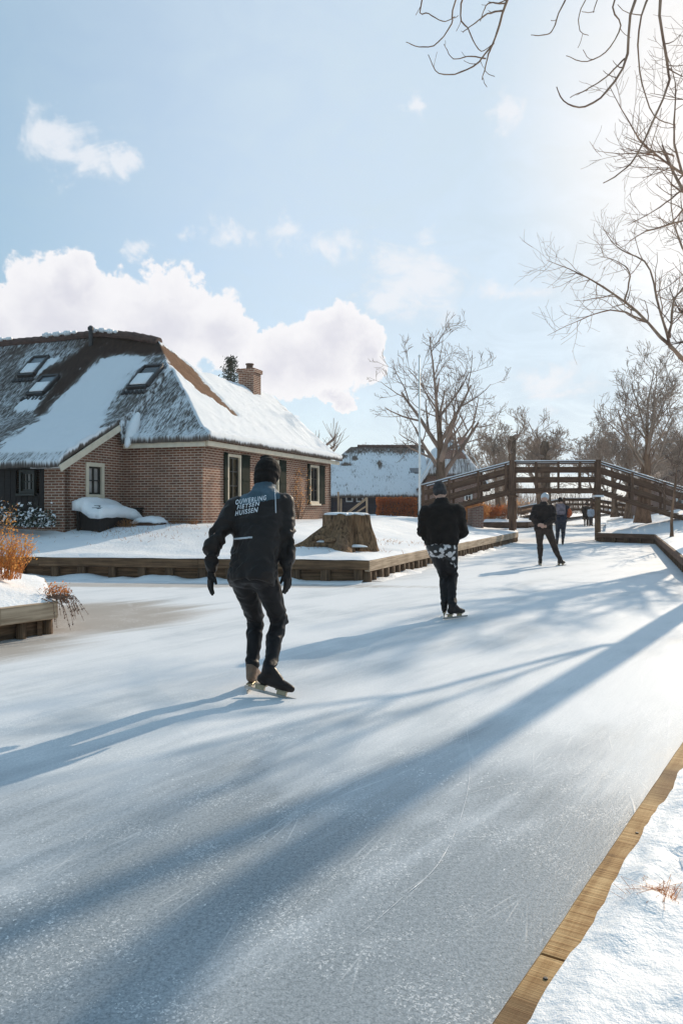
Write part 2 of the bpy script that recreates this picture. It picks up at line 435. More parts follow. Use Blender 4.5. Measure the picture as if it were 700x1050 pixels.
# ------------------------------------------------------------------ camera, light, sky
cam = bpy.data.cameras.new('camera'); co = bpy.data.objects.new('camera', cam); COL.objects.link(co)
cam.sensor_fit = 'VERTICAL'; cam.sensor_height = 36; cam.sensor_width = 24; cam.lens = 800*36/1050; cam.shift_y = -5/1050
co.location = (0, 0, EYE); co.rotation_euler = (R(90), 0, 0); cam.clip_start = .05; cam.clip_end = 3000
scene.camera = co
AZ, EL = math.atan2(530, 800), R(24)
SUN = V((math.sin(AZ)*math.cos(EL), math.cos(AZ)*math.cos(EL), math.sin(EL)))
sl = bpy.data.lights.new('sun', 'SUN'); sl.energy = 3.8; sl.angle = R(.55); sl.color = (1., .84, .65)
so = bpy.data.objects.new('sun', sl); COL.objects.link(so); so.rotation_euler = (-SUN).to_track_quat('-Z', 'Y').to_euler(); so.location = SUN*60
w = bpy.data.worlds.new('World'); scene.world = w; w.use_nodes = True
def build_sky():
    t = w.node_tree; N = t.nodes; L = t.links
    bg = N['Background']; bg.inputs['Strength'].default_value = .14
    sky = N.new('ShaderNodeTexSky'); sky.sky_type = 'NISHITA'; sky.sun_disc = False
    sky.sun_elevation = EL; sky.sun_rotation = AZ; sky.air_density = 1.; sky.dust_density = .6; sky.ozone_density = 1.6; sky.altitude = 0
    def mth(op, a, b=0., c=None):
        n = N.new('ShaderNodeMath'); n.operation = op
        for i, x in enumerate((a, b, c)):
            if x is None: continue
            if isinstance(x, (int, float)): n.inputs[i].default_value = x
            else: L.new(x, n.inputs[i])
        return n.outputs[0]
    tc = N.new('ShaderNodeTexCoord'); sp = N.new('ShaderNodeSeparateXYZ'); L.new(tc.outputs['Generated'], sp.inputs[0])
    az = mth('ARCTAN2', sp.outputs[0], sp.outputs[1]); el = mth('ARCSINE', sp.outputs[2])
    cb = N.new('ShaderNodeCombineXYZ'); L.new(az, cb.inputs[0]); L.new(el, cb.inputs[1])
    def nz(scale, detail, rough, dist=0., off=0., yst=1.):
        m = N.new('ShaderNodeMapping'); L.new(cb.outputs[0], m.inputs[0]); m.inputs['Location'].default_value = (off, off*.7, off*.3); m.inputs['Scale'].default_value = (1, yst, 1)
        n = N.new('ShaderNodeTexNoise'); L.new(m.outputs[0], n.inputs['Vector'])
        n.inputs['Scale'].default_value = scale; n.inputs['Detail'].default_value = detail; n.inputs['Roughness'].default_value = rough; n.inputs['Distortion'].default_value = dist
        return n.outputs['Fac']
    puff = nz(13, 8, .55, .2); fine = nz(42, 6, .6, .6, 3.); wisp = nz(9, 8, .65, 1.2, 7., 1.8)
    # clouds stand at fixed compass directions: (azimuth, elevation, half width, half height) in degrees
    dn = N.new('ShaderNodeTexNoise'); L.new(cb.outputs[0], dn.inputs['Vector']); dn.inputs['Scale'].default_value = 17; dn.inputs['Detail'].default_value = 5; dn.inputs['Roughness'].default_value = .6
    dv = N.new('ShaderNodeVectorMath'); dv.operation = 'MULTIPLY_ADD'; L.new(dn.outputs['Color'], dv.inputs[0]); dv.inputs[1].default_value = (.10, .08, 0); L.new(cb.outputs[0], dv.inputs[2])
    dw = N.new('ShaderNodeVectorMath'); dw.operation = 'SUBTRACT'; L.new(dv.outputs[0], dw.inputs[0]); dw.inputs[1].default_value = (.05, .04, 0)
    def blob(a, e, ra, re):
        m = N.new('ShaderNodeMapping'); m.vector_type = 'TEXTURE'; L.new(dw.outputs[0], m.inputs[0])
        m.inputs['Location'].default_value = (R(a), R(e), 0); m.inputs['Scale'].default_value = (R(ra), R(re), 1)
        n = N.new('ShaderNodeVectorMath'); n.operation = 'LENGTH'; L.new(m.outputs[0], n.inputs[0])
        return mth('SUBTRACT', 1., n.outputs['Value'])
    def group(bl):
        acc = None
        for b in bl:
            x = blob(*b); acc = x if acc is None else mth('MAXIMUM', acc, x)
        return acc
    heavy = group(HEAVY); light = group(WISPS)
    def mr(v, a, b, c=0., d=1.):
        n = N.new('ShaderNodeMapRange'); n.interpolation_type = 'SMOOTHSTEP'; L.new(v, n.inputs[0])
        for i, x in zip((1, 2, 3, 4), (a, b, c, d)): n.inputs[i].default_value = x
        return n.outputs[0]
    hv = mth('ADD', heavy, mth('ADD', mth('MULTIPLY', mth('SUBTRACT', puff, .5), 1.25), mth('MULTIPLY', mth('SUBTRACT', fine, .5), .5)))
    hm = mth('MULTIPLY', mr(hv, .03, .17), .97)
    lt = mth('ADD', light, mth('ADD', mth('MULTIPLY', mth('SUBTRACT', wisp, .52), 2.6), mth('MULTIPLY', mth('SUBTRACT', fine, .5), .8)))
    lm = mr(lt, .10, 1.0, 0., .80)
    # thin white veil low in the sky and towards the sun
    cs = N.new('ShaderNodeVectorMath'); cs.operation = 'DOT_PRODUCT'; L.new(tc.outputs['Generated'], cs.inputs[0]); cs.inputs[1].default_value = SUN
    veil = mth('MULTIPLY', mr(cs.outputs['Value'], .30, .95), .93)
    veil = mth('MAXIMUM', veil, mr(el, R(36), R(4), .70, .72))
    veil = mth('MINIMUM', mth('MULTIPLY', veil, mth('ADD', .75, mth('MULTIPLY', wisp, .5))), .97)
    # cloud body: bright tops, lilac grey bellies
    sh = mr(mth('ADD', hv, mth('MULTIPLY', mth('SUBTRACT', puff, .5), -.9)), .15, 1.1)
    cc = N.new('ShaderNodeMix'); cc.data_type = 'RGBA'; L.new(sh, cc.inputs[0]); cc.inputs[6].default_value = (5.75, 5.7, 5.85, 1); cc.inputs[7].default_value = (4.5, 4.5, 4.95, 1)
    vl = N.new('ShaderNodeMix'); vl.data_type = 'RGBA'; L.new(mr(cs.outputs['Value'], .45, .85), vl.inputs[0]); vl.inputs[6].default_value = (1.95, 3.15, 3.95, 1); vl.inputs[7].default_value = (3.75, 4.55, 5.25, 1)
    vc = N.new('ShaderNodeMix'); vc.data_type = 'RGBA'; L.new(mr(cs.outputs['Value'], .925, 1.0), vc.inputs[0]); L.new(vl.outputs[2], vc.inputs[6]); vc.inputs[7].default_value = (6.2, 6.0, 5.8, 1)
    m1 = N.new('ShaderNodeMix'); m1.data_type = 'RGBA'; L.new(veil, m1.inputs[0]); L.new(sky.outputs[0], m1.inputs[6]); L.new(vc.outputs[2], m1.inputs[7])
    m2 = N.new('ShaderNodeMix'); m2.data_type = 'RGBA'; L.new(lm, m2.inputs[0]); L.new(m1.outputs[2], m2.inputs[6]); m2.inputs[7].default_value = (5.3, 5.45, 5.75, 1)
    m3 = N.new('ShaderNodeMix'); m3.data_type = 'RGBA'; L.new(hm, m3.inputs[0]); L.new(m2.outputs[2], m3.inputs[6]); L.new(cc.outputs[2], m3.inputs[7])
    L.new(m3.outputs[2], bg.inputs[0])
def ae(u, v, ru, rv):     # photograph direction -> azimuth, elevation and angular size in degrees
    x = (u-350)/800; h = math.hypot(1, x)
    return (math.degrees(math.atan(x)), math.degrees(math.atan((520-v)/800/h)), math.degrees(ru/800/(1+x*x)), math.degrees(rv/800/h))
HEAVY = [ae(*b) for b in [(-20, 345, 90, 70), (60, 335, 95, 72), (75, 300, 42, 36), (165, 335, 90, 58), (222, 345, 52, 36), (40, 400, 200, 60),
    (318, 368, 80, 44), (345, 348, 46, 34), (375, 365, 26, 30), (285, 375, 46, 36), (342, 414, 24, 11), (250, 425, 60, 18)]]
WISPS = [ae(*b) for b in [(62, 145, 55, 38), (95, 170, 34, 24), (125, 160, 24, 14), (140, 258, 16, 22), (190, 242, 24, 16), (235, 247, 34, 17), (300, 240, 40, 22), (330, 252, 48, 24),
    (430, 285, 75, 52), (438, 243, 24, 20), (520, 296, 60, 20), (400, 300, 40, 30), (530, 115, 26, 24), (418, 105, 20, 16), (410, 292, 36, 34), (450, 262, 30, 18), (560, 390, 60, 22)]]
build_sky()
scene.view_settings.view_transform = 'Standard'; scene.view_settings.look = 'None'; scene.view_settings.exposure = .24; scene.view_settings.gamma = 1.
scene.view_settings.use_curve_mapping = False

# ------------------------------------------------------------------ ground: ice and banks
mb = MB()
S = 900
mb.v += [V((-S, -S, 0)), V((S, -S, 0)), V((S, S, 0)), V((-S, S, 0))]; mb.face((0, 1, 2, 3))
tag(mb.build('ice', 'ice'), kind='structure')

QL = [(-22, 17.95), (-6.0, 15.5), (.51, 14.5), (7.0, 31.0), (7.5, 33.3)]        # far left quay
LEFT_WATER = QL + [(6.6, 37), (7.0, 46), (9.4, 51.6), (12.4, 52), (16.5, 62), (30, 95), (62, 170)]
RIGHT_WATER = [(-.58, .5), (.379, 2.02), (1.98, 4.52), (3.95, 7.7), (5.75, 11.6), (7.0, 16.0), (11.85, 29.6), (10.25, 31.4), (11.1, 33), (15.2, 45), (20.3, 60), (34, 95), (66, 170)]
LAND_WATER = [(-4.6, 6.4), (-3.5, 8.0), (-3.12, 8.55), (-4.35, 11.4), (-7.5, 12.3), (-20, 13.6)]
def seg_dist(x, y, path):
    best = np.full(x.shape, 1e9)
    for (x1, y1), (x2, y2) in zip(path, path[1:]):
        dx, dy = x2-x1, y2-y1; t = np.clip(((x-x1)*dx+(y-y1)*dy)/(dx*dx+dy*dy), 0, 1)
        best = np.minimum(best, np.hypot(x-x1-t*dx, y-y1-t*dy))
    return best
def inside(x, y, poly):
    r = np.zeros(x.shape, bool); n = len(poly)
    for i in range(n):
        (x1, y1), (x2, y2) = poly[i], poly[(i+1) % n]
        if y1 == y2: continue
        c = ((y1 > y) != (y2 > y)) & (x < (x2-x1)*(y-y1)/(y2-y1)+x1); r ^= c
    return r
def nz3(x, y, s, seed=0.): return noise.noise(V((x*s+seed, y*s-seed, seed*.37)))
def sm(a, b, x): 
    x = np.clip((x-a)/(b-a), 0, 1); return x*x*(3-2*x)
def bank(name, water, closing, hfun, grids, mat='snow', inset=None):
    wl = [V(p) for p in water]
    # subdivide the waterline
    pts = []
    for a, b in zip(wl, wl[1:]):
        L = (b-a).length; dmid = max(2, ((a+b)/2).length); n = max(1, int(L/max(.06, .02*dmid)))
        for i in range(n): pts.append(a.lerp(b, i/n))
    pts.append(wl[-1])
    if inset is not None: pts = inset(pts)
    poly = pts+[V(p) for p in closing]
    pa = [tuple(p) for p in poly]
    V2 = list(poly); E2_ = [(i, (i+1) % len(poly)) for i in range(len(poly))]
    rng = np.random.default_rng(5)
    closedpath = pa+[pa[0]]
    for (x0, x1, y0, y1, st) in grids:
        xs, ys = np.meshgrid(np.arange(x0, x1, st), np.arange(y0, y1, st)); xs = xs.ravel()+rng.uniform(-.3, .3, xs.size)*st; ys = ys.ravel()+rng.uniform(-.3, .3, ys.size)*st
        k = inside(xs, ys, pa); xs, ys = xs[k], ys[k]
        d = seg_dist(xs, ys, closedpath); k = d > st*.45
        V2 += [V((a, b)) for a, b in zip(xs[k], ys[k])]
    rv, re, rf, _, _, _ = delaunay_2d_cdt(V2, E2_, [], 1, 1e-4)
    X = np.array([p.x for p in rv]); Y = np.array([p.y for p in rv])
    D = seg_dist(X, Y, [tuple(p) for p in pts])
    Z = hfun(X, Y, D)
    cx = np.array([np.mean([rv[i].x for i in f]) for f in rf]); cy = np.array([np.mean([rv[i].y for i in f]) for f in rf])
    ok = inside(cx, cy, pa)
    b = MB(); b.v = [V((x, y, z)) for x, y, z in zip(X, Y, Z)]
    for f, o in zip(rf, ok):
        if o:
            g = list(f); ar = sum(X[g[i]]*Y[g[(i+1) % 3]]-X[g[(i+1) % 3]]*Y[g[i]] for i in range(3))
            b.face(g if ar > 0 else g[::-1])
    return tag(b.build(name, mat, None, True), kind='structure')
def nvec(X, Y, s, seed): return np.array([nz3(a, b, s, seed) for a, b in zip(X, Y)])
def h_left(X, Y, D):
    z = .41+.56*sm(.5, 4.2, D)+.06*sm(0, .25, D)*(1-sm(1, 3, D))
    dip = np.exp(-(((X+5.6)/2.6)**2+((Y-18.6)/1.3)**2))
    z = z-.04*dip*sm(14, 16, Y)
    z += .05*nvec(X, Y, .8, 3.)*sm(0, .6, D)+.022*nvec(X, Y, 3.1, 9.)*sm(0, .3, D)
    z += .012*nvec(X, Y, 9., 2.)*(Y < 24)
    z += .25*sm(20, 60, D)
    return z
bank('left_bank_snow', LEFT_WATER, [(62, 260), (-260, 260), (-260, 17.95)], h_left,
     [(-12, 9, 14, 24, .16), (-12, 12, 24, 36, .4), (-30, 30, 36, 70, 2.), (-30, -12, 14, 36, 1.5), (-250, 60, 70, 250, 12)])
def inset_right(pts):
    out = []
    for i, p in enumerate(pts):
        a = pts[max(0, i-1)]; b = pts[min(len(pts)-1, i+1)]; t = (b-a).normalized(); n = V((t.y, -t.x))
        k = .088 if p.y < 11 else .04
        wob = (.022*noise.noise(V((p.x*2.1, p.y*2.1, 1)))+.014*noise.noise(V((p.x*9, p.y*9, 4)))) if p.y < 11 else 0
        out.append(p+n*(k+wob))
    return out
FEET = []
rg = random.Random(4)
for k in range(10):   # trampled snow near the plank edge
    d = rg.uniform(2.35, 4.4); FEET.append((.379+.64*(d-2.02)+rg.uniform(.28, .75), d, rg.uniform(0, 3.1)))
for k in range(6):
    d = 2.75+k*.2; FEET.append((1.0+.52*(d-2.75)+rg.uniform(-.06, .10), d+rg.uniform(-.05, .05), R(60)+rg.uniform(-.7, .7)))
def h_right(X, Y, D):
    edge = .058+.30*sm(11, 15.5, Y)
    z = edge+.012+(.035*sm(0, .12, D))+sm(0, 2.2, D)*.14+sm(.2, 5.5, D)*.75*sm(12, 26, Y)+.35*sm(8, 30, D)
    big = nvec(X, Y, 1.1, 5.); z += .05*big*sm(.05, .6, D)+.028*nvec(X, Y, 3.3, 8.)*sm(0, .2, D)
    near = Y < 9
    fine = np.zeros_like(X)
    idx = np.where(near)[0]
    fine[idx] = .012*nvec(X[idx], Y[idx], 9., 2.)+.005*nvec(X[idx], Y[idx], 26., 6.)
    z += fine*sm(0, .1, D)
    wob = np.zeros_like(X); wob[idx] = nvec(X[idx], Y[idx], 14., 21.)
    for (fx, fy, fa) in FEET:
        c, s_ = math.cos(fa), math.sin(fa); lx = (X-fx)*c+(Y-fy)*s_; ly = -(X-fx)*s_+(Y-fy)*c
        q = np.sqrt((lx/.135)**2+(ly/.052)**2)
        q = q+.35*wob; z -= .045*(1-sm(.45, 1.15, q))*sm(.08, .25, D); z += .008*np.exp(-((q-1.4)/.3)**2)
    z += .30*sm(28, 34, Y)*sm(.5, 4, D)*nvec(X, Y, .45, 11.)
    return np.maximum(z, .03)
bank('right_bank_snow', RIGHT_WATER, [(260, 170), (260, -3), (-.58, -3)], h_right,
     [(-.6, 3.5, .4, 5.2, .035), (1.5, 8, 5.2, 9, .09), (3, 14, 9, 20, .3), (5, 26, 20, 48, .45), (26, 90, 5, 60, 4), (14, 90, 48, 170, 4), (90, 250, 0, 170, 20)], inset=inset_right)
def h_land(X, Y, D):
    return .37+.05*sm(0, .12, D)+.50*sm(.1, 1.5, D)+.035*nvec(X, Y, 1.5, 4.)*sm(0, .3, D)+.015*nvec(X, Y, 6., 7.)+.25*sm(2, 6, D)
bank('near_left_bank_snow', LAND_WATER, [(-20, 6.4)], h_land, [(-8, -3, 6, 12.5, .1), (-20, -8, 6, 14, .6)])
# far ground behind everything
mb = MB(); mb.v += [V((-S, 235, .9)), V((S, 235, .9)), V((S, S, 1.2)), V((-S, S, 1.2)), V((-S, 235, -.2)), V((S, 235, -.2))]; mb.face((0, 1, 2, 3)); mb.face((4, 5, 1, 0))
tag(mb.build('far_ground', 'snow'), kind='structure')

# snow drifted on the ice at the foot of the quay
def drift(path, width, hgt, seed):
    b = MB(); n = 0
    pts = []
    for a, c in zip(path, path[1:]):
        a, c = V(a), V(c); k = max(2, int((c-a).length/.12))
        pts += [a.lerp(c, i/k) for i in range(k)]
    pts.append(V(path[-1])); rows = []
    for i, p in enumerate(pts):
        t = (pts[min(i+1, len(pts)-1)]-pts[max(i-1, 0)]).normalized(); nn = V((t.y, -t.x))
        wv = width*(.55+.9*max(0, noise.noise(V((p.x*1.6, p.y*1.6, seed)))+.35)); hv = hgt*max(.12, .45+1.1*noise.noise(V((p.x*2.3, p.y*2.3, seed+5))))
        rows.append([(p-nn*.12, hv*.95), (p+nn*.03, hv), (p+nn*wv*.4, hv*.62), (p+nn*wv*.75, hv*.2), (p+nn*wv, -.006)])
    for r in rows:
        for q, z in r: b.v.append(V((q.x, q.y, z)))
    for i in range(len(rows)-1):
        for j in range(4): b.face((i*5+j, i*5+j+1, (i+1)*5+j+1, (i+1)*5+j))
    return b
tag(drift([(-14, 16.72), (-6.0, 15.5), (.40, 14.5)], .42, .10, 1.).build('snow_drift', 'snow', None, True), kind='structure')
tag(drift([(.62, 14.7), (7.0, 31.0)], .30, .06, 4.).build('snow_drift', 'snow', None, True), kind='structure')
# one long curved skate mark, and shorter ones
def mark(pts, wdt):
    b = MB(); n = len(pts)
    for i, p in enumerate(pts):
        p = V(p); t = (V(pts[min(i+1, n-1)])-V(pts[max(i-1, 0)])).normalized(); q = V((t.y, -t.x)); k = wdt*max(.05, .55+1.5*noise.noise(V((i*.33, 4, 0))))*(.4+.6*math.sin(math.pi*(i+.5)/n))*(.7+.6*abs(noise.noise(V((i*.9, 1, 0)))))
        b.v += [V((p.x-q.x*k, p.y-q.y*k, .004)), V((p.x+q.x*k, p.y+q.y*k, .004))]
    for i in range(n-1): b.face((2*i, 2*i+1, 2*i+3, 2*i+2))
    return b
def ground(u, v): d = EYE*800/(v-520); return ((u-350)/800*d, d)
def curve(ctrl, n=26):
    c = [V(p) for p in ctrl]; out = []
    for i in range(n+1):
        t = i/n*(len(c)-1); k = min(int(t), len(c)-2); f = t-k
        p0, p1, p2, p3 = c[max(k-1, 0)], c[k], c[k+1], c[min(k+2, len(c)-1)]
        out.append(.5*((2*p1)+(p2-p0)*f+(2*p0-5*p1+4*p2-p3)*f*f+(3*p1-p0-3*p2+p3)*f**3))
    return out
tag(mark(curve([(.06, 2.55), (.21, 2.78), (.385, 3.07), (.56, 3.6), (.69, 4.2), (.80, 5.0)], 60), .0022).build('skate_mark', 'snow'), kind='structure')
tag(mark(curve([(-.3, 3.9), (.6, 4.6), (1.3, 5.6), (1.9, 7.2)], 60), .0014).build('skate_mark', 'snow'), kind='structure')
tag(mark(curve([(.55, 3.75), (.8, 3.92), (1.1, 3.98)], 30), .0016).build('skate_mark', 'snow'), kind='structure')

# ------------------------------------------------------------------ timber quays
def quay(label, path, ztop, beam_h, post_step, post_mat, beam_mat, back_mat, round_posts=False, post_w=.16, first=.1):
    pts = [V((p[0], p[1], 0)) for p in path]
    q = thing('timber_quay', label, 'quay', pts[0], None)
    for a, b in zip(pts, pts[1:]):
        t = (b-a).normalized(); n = V((t.y, -t.x, 0)); L = (b-a).length
        # cap beam in lengths of about four metres
        k = max(1, round(L/4.2))
        for i in range(k):
            p, r = a+t*(L*i/k+(.004 if i else 0)), a+t*(L*(i+1)/k-.004)
            mb = MB(); mb.prism(p+V((0, 0, ztop-beam_h/2))-n*.035, r+V((0, 0, ztop-beam_h/2))-n*.035, .10, beam_h, (0, 0, 1), .012)
            mb.build('cap_beam', beam_mat, q)
        mb = MB(); mb.prism(a-n*.17+V((0, 0, (ztop-.03)/2-.1)), b-n*.17+V((0, 0, (ztop-.03)/2-.1)), .05, ztop+.17)
        mb.build('backing_board', back_mat, q)
        x = first
        rr = random.Random(int(L*100))
        while x < L-.05:
            p = a+t*x
            mb = MB()
            h = ztop-beam_h-.002
            if round_posts:
                r = post_w/2*rr.uniform(.82, 1.1)
                mb.tube([p-n*(.085)+V((0, 0, -.25)), p-n*.085+V((rr.uniform(-.01, .01), 0, h))], [r, r*.95], 10)
            else:
                mb.prism(p-n*.09+V((0, 0, -.25)), p-n*.09+V((0, 0, h)), post_w*rr.uniform(.85, 1.1), .12, tuple(n), .012)
            mb.build('post', post_mat, q, round_posts)
            x += post_step*rr.uniform(.9, 1.1)
    return q
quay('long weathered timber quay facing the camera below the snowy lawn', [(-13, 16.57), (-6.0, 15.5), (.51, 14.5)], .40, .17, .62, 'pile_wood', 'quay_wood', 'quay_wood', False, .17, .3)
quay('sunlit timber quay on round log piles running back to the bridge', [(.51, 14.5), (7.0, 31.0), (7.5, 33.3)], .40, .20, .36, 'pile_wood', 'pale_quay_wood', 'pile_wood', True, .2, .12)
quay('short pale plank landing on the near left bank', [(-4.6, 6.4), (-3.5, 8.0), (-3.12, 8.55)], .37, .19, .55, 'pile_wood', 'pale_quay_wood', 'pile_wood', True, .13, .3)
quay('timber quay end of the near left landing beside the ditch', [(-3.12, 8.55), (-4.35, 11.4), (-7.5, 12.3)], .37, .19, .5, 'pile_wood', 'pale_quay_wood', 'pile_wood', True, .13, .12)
quay('dark timber quay bending along the right bank below the bridge', [(10.25, 31.4), (11.85, 29.6), (7.0, 16.0), (5.75, 11.6)], .36, .17, .55, 'pile_wood', 'bridge_wood', 'bridge_wood', False, .16, .2)
quay('low dark quay across the side ditch behind the bridge', [(6.8, 50.8), (9.4, 51.6), (12.4, 52), (16.5, 62)], .40, .28, 1.2, 'pile_wood', 'bridge_wood', 'bridge_wood', False, .18, .5)

edge = thing('edging_board', 'golden brown plank edging between the ice and the trampled snow', 'wooden edging', (.379, 2.02, 0))
ep = [V((-.58, .5)), V((.379, 2.02)), V((1.98, 4.52)), V((3.95, 7.7)), V((5.75, 11.6))]
tdir = (ep[2]-ep[1]).normalized(); nrm2 = V((tdir.y, -tdir.x))
j0 = ep[1]+tdir*.42
cuts = [(ep[0], ep[1]+tdir*.395), (ep[1]+tdir*.40, ep[2]), (ep[2], ep[3]), (ep[3], ep[4])]
for a, b in cuts:
    t = (b-a).normalized(); n = V((t.y, -t.x)); mb = MB()
    o = n*.072
    # plank with a worn, slightly wavy top edge
    L = (b-a).length; k = max(4, int(L/.12)); rings = []
    for i in range(k+1):
        p = a+t*(.004+(L-.008)*i/k)+o; wv = .004*noise.noise(V((p.x*5, p.y*5, 2))); zt = .056+.003*noise.noise(V((p.x*7, p.y*7, 9)))
        sec = [(-.072+wv, -.2), (.072, -.2), (.072, zt-.005), (.067, zt), (-.064+wv, zt), (-.072+wv, zt-.008)]
        rings.append([V((p.x+n.x*x, p.y+n.y*x, z)) for x, z in sec])
    o0 = len(mb.v)
    for r in rings: mb.v.extend(r)
    for i in range(k):
        for j in range(6):
            q = (j+1) % 6; l0, l1 = L*i/k, L*(i+1)/k
            mb.face((o0+i*6+j, o0+i*6+q, o0+(i+1)*6+q, o0+(i+1)*6+j), [(l0, j*.07), (l0, j*.07+.07), (l1, j*.07+.07), (l1, j*.07)])
    mb.face([o0+j for j in reversed(range(6))]); mb.face([o0+k*6+j for j in range(6)])
    mb.build('plank', 'edging_wood', edge)
for kx in (.28, 1.46):
    p = ep[1]+tdir*kx+nrm2*.06; mb = MB(); mb.lathe([(.007, .050), (.007, .0585), (.005, .0595)], (p.x, p.y, 0), 8); mb.build('bolt', 'lead', edge)

# ------------------------------------------------------------------ the farmhouse
E1 = V((.338, .941, 0)).normalized(); E2 = V((-.941, .338, 0)).normalized(); C0 = V((-3.55, 20.0, 0))
def H(s, t, z): return C0+E2*s+E1*t+V((0, 0, z))
FL = [(-2.7, 2.50), (-2.3, 2.78), (-1.0, 3.38), (.27, 4.0), (1.5, 5.05), (3.4, 6.95)]
FR = [(-.36, 3.22), (0, 3.42), (3.4, 6.62)]
def roof_h(s, t):
    k = ss(2.22, 2.28, s); k2 = ss(3.0, 6.0, s)
    fr = pl(t, FR)+.33*k2*ss(1.5, 3.4, t)
    fl = pl(t, FL)-.35*(1-ss(3.4, 5.6, s))*ss(1.5, 3.4, t)
    F = fr*(1-k)+max(fl, fr)*k
    Rr = 3.42+(.90*s if s > 0 else .45*s)
    top = pl(s, [(0, 6.5), (3.43, 6.5), (5.6, 6.95), (20, 6.95)])
    B = top-.9*(t-3.4)
    barn = min(F, Rr, B); which = 0 if F <= min(Rr, B) else (1 if Rr <= B else 2)
    if t > 3:
        W = 3.42+.90*(5.1-s); wing = min(Rr, W)
        if wing > barn: return wing, (1 if Rr <= W else 3)
    return barn, which
house = thing('farmhouse', 'brick farmhouse with a steep thatched roof under patchy snow', 'house', H(0, 0, .9))
def pin(s, t, poly):
    r = False; n = len(poly)
    for i in range(n):
        (x1, y1), (x2, y2) = poly[i], poly[(i+1) % n]
        if (y1 > t) != (y2 > t) and s < (x2-x1)*(t-y1)/(y2-y1)+x1: r = not r
    return r
def pdist(s, t, poly):        # signed: inside positive
    best = 9
    for i in range(len(poly)):
        (x1, y1), (x2, y2) = poly[i], poly[(i+1) % len(poly)]
        dx, dy = x2-x1, y2-y1; k = max(0, min(1, ((s-x1)*dx+(t-y1)*dy)/(dx*dx+dy*dy+1e-9)))
        best = min(best, math.hypot(s-x1-k*dx, t-y1-k*dy))
    return best if pin(s, t, poly) else -best
SNOWP = [(4.3, -2.8), (5.2, 0.4), (5.05, 2.2), (4.3, 2.72), (3.4, 2.5), (3.5, 1.0), (2.9, -.3), (2.27, -1.3), (2.2, -2.8)]
DARKP = [(7.6, 1.9), (6.4, 2.3), (5.6, 3.6), (3.1, 3.6), (2.7, 2.75), (4.2, 2.75), (5.1, 2.5), (5.35, 1.1), (5.4, .25), (5.75, .5), (5.9, 1.9)]
BROWNP = [(3.3, 2.9), (3.4, 3.5), (2.6, 3.9), (1.6, 3.5), (1.0, 3.5), (.85, 3.2), (1.55, 2.4), (2.3, 2.35)]
def cover(s, t, which):
    w = .16*noise.noise(V((s*2.2, t*2.2, 3)))+.22*noise.noise(V((s*5.5, t*1.6, 5)))+.12*noise.noise(V((s*13, t*3, 9)))
    if which == 0:
        c = .40+.10*ss(2.2, .2, t)*(s < 2.3)
        if s > 5.3: c = .33
        c = max(c, .40+.52*ss(-.38, .30, pdist(s, t, SNOWP)+w*1.5))
        dk = pdist(s, t, DARKP)+w*.6
        c = c*(1-ss(-.16, .12, dk))+(.06+.38*max(0, noise.noise(V((s*4, t*1.5, 21)))))*ss(-.16, .12, dk)
        patch = min(1, max(ss(-.1, .1, pdist(s, t, [(7.5, 2.2), (7.3, 2.6), (6.6, 2.5), (6.9, 1.9)])+w*.5), ss(-.1, .1, pdist(s, t, [(6.6, .5), (6.8, .95), (5.9, 1.0), (5.8, .5)])+w*.5)))
        c = max(c, patch)
        br = ss(2.3, 3.0, t)*.55*(s > 2)
        if t < -2.35: c = min(c, .55)
        return c, br*.4, max(ss(-.12, .12, dk), .35*(s > 5.3)*ss(.3, 2.2, t))
    if which == 1:
        c = 1.05; d = ss(-.22, .15, pdist(s, t, BROWNP)+w*.8)
        c = c*(1-d)+.08*d
        e = ss(.62, .75, s/2.55)*(t > 4.2)*.42; c -= e*abs(noise.noise(V((s*3, t*1.1, 7))))*1.6
        if t > 8.6: c -= .25
        return c, d*.9+.2
    return .95, .2
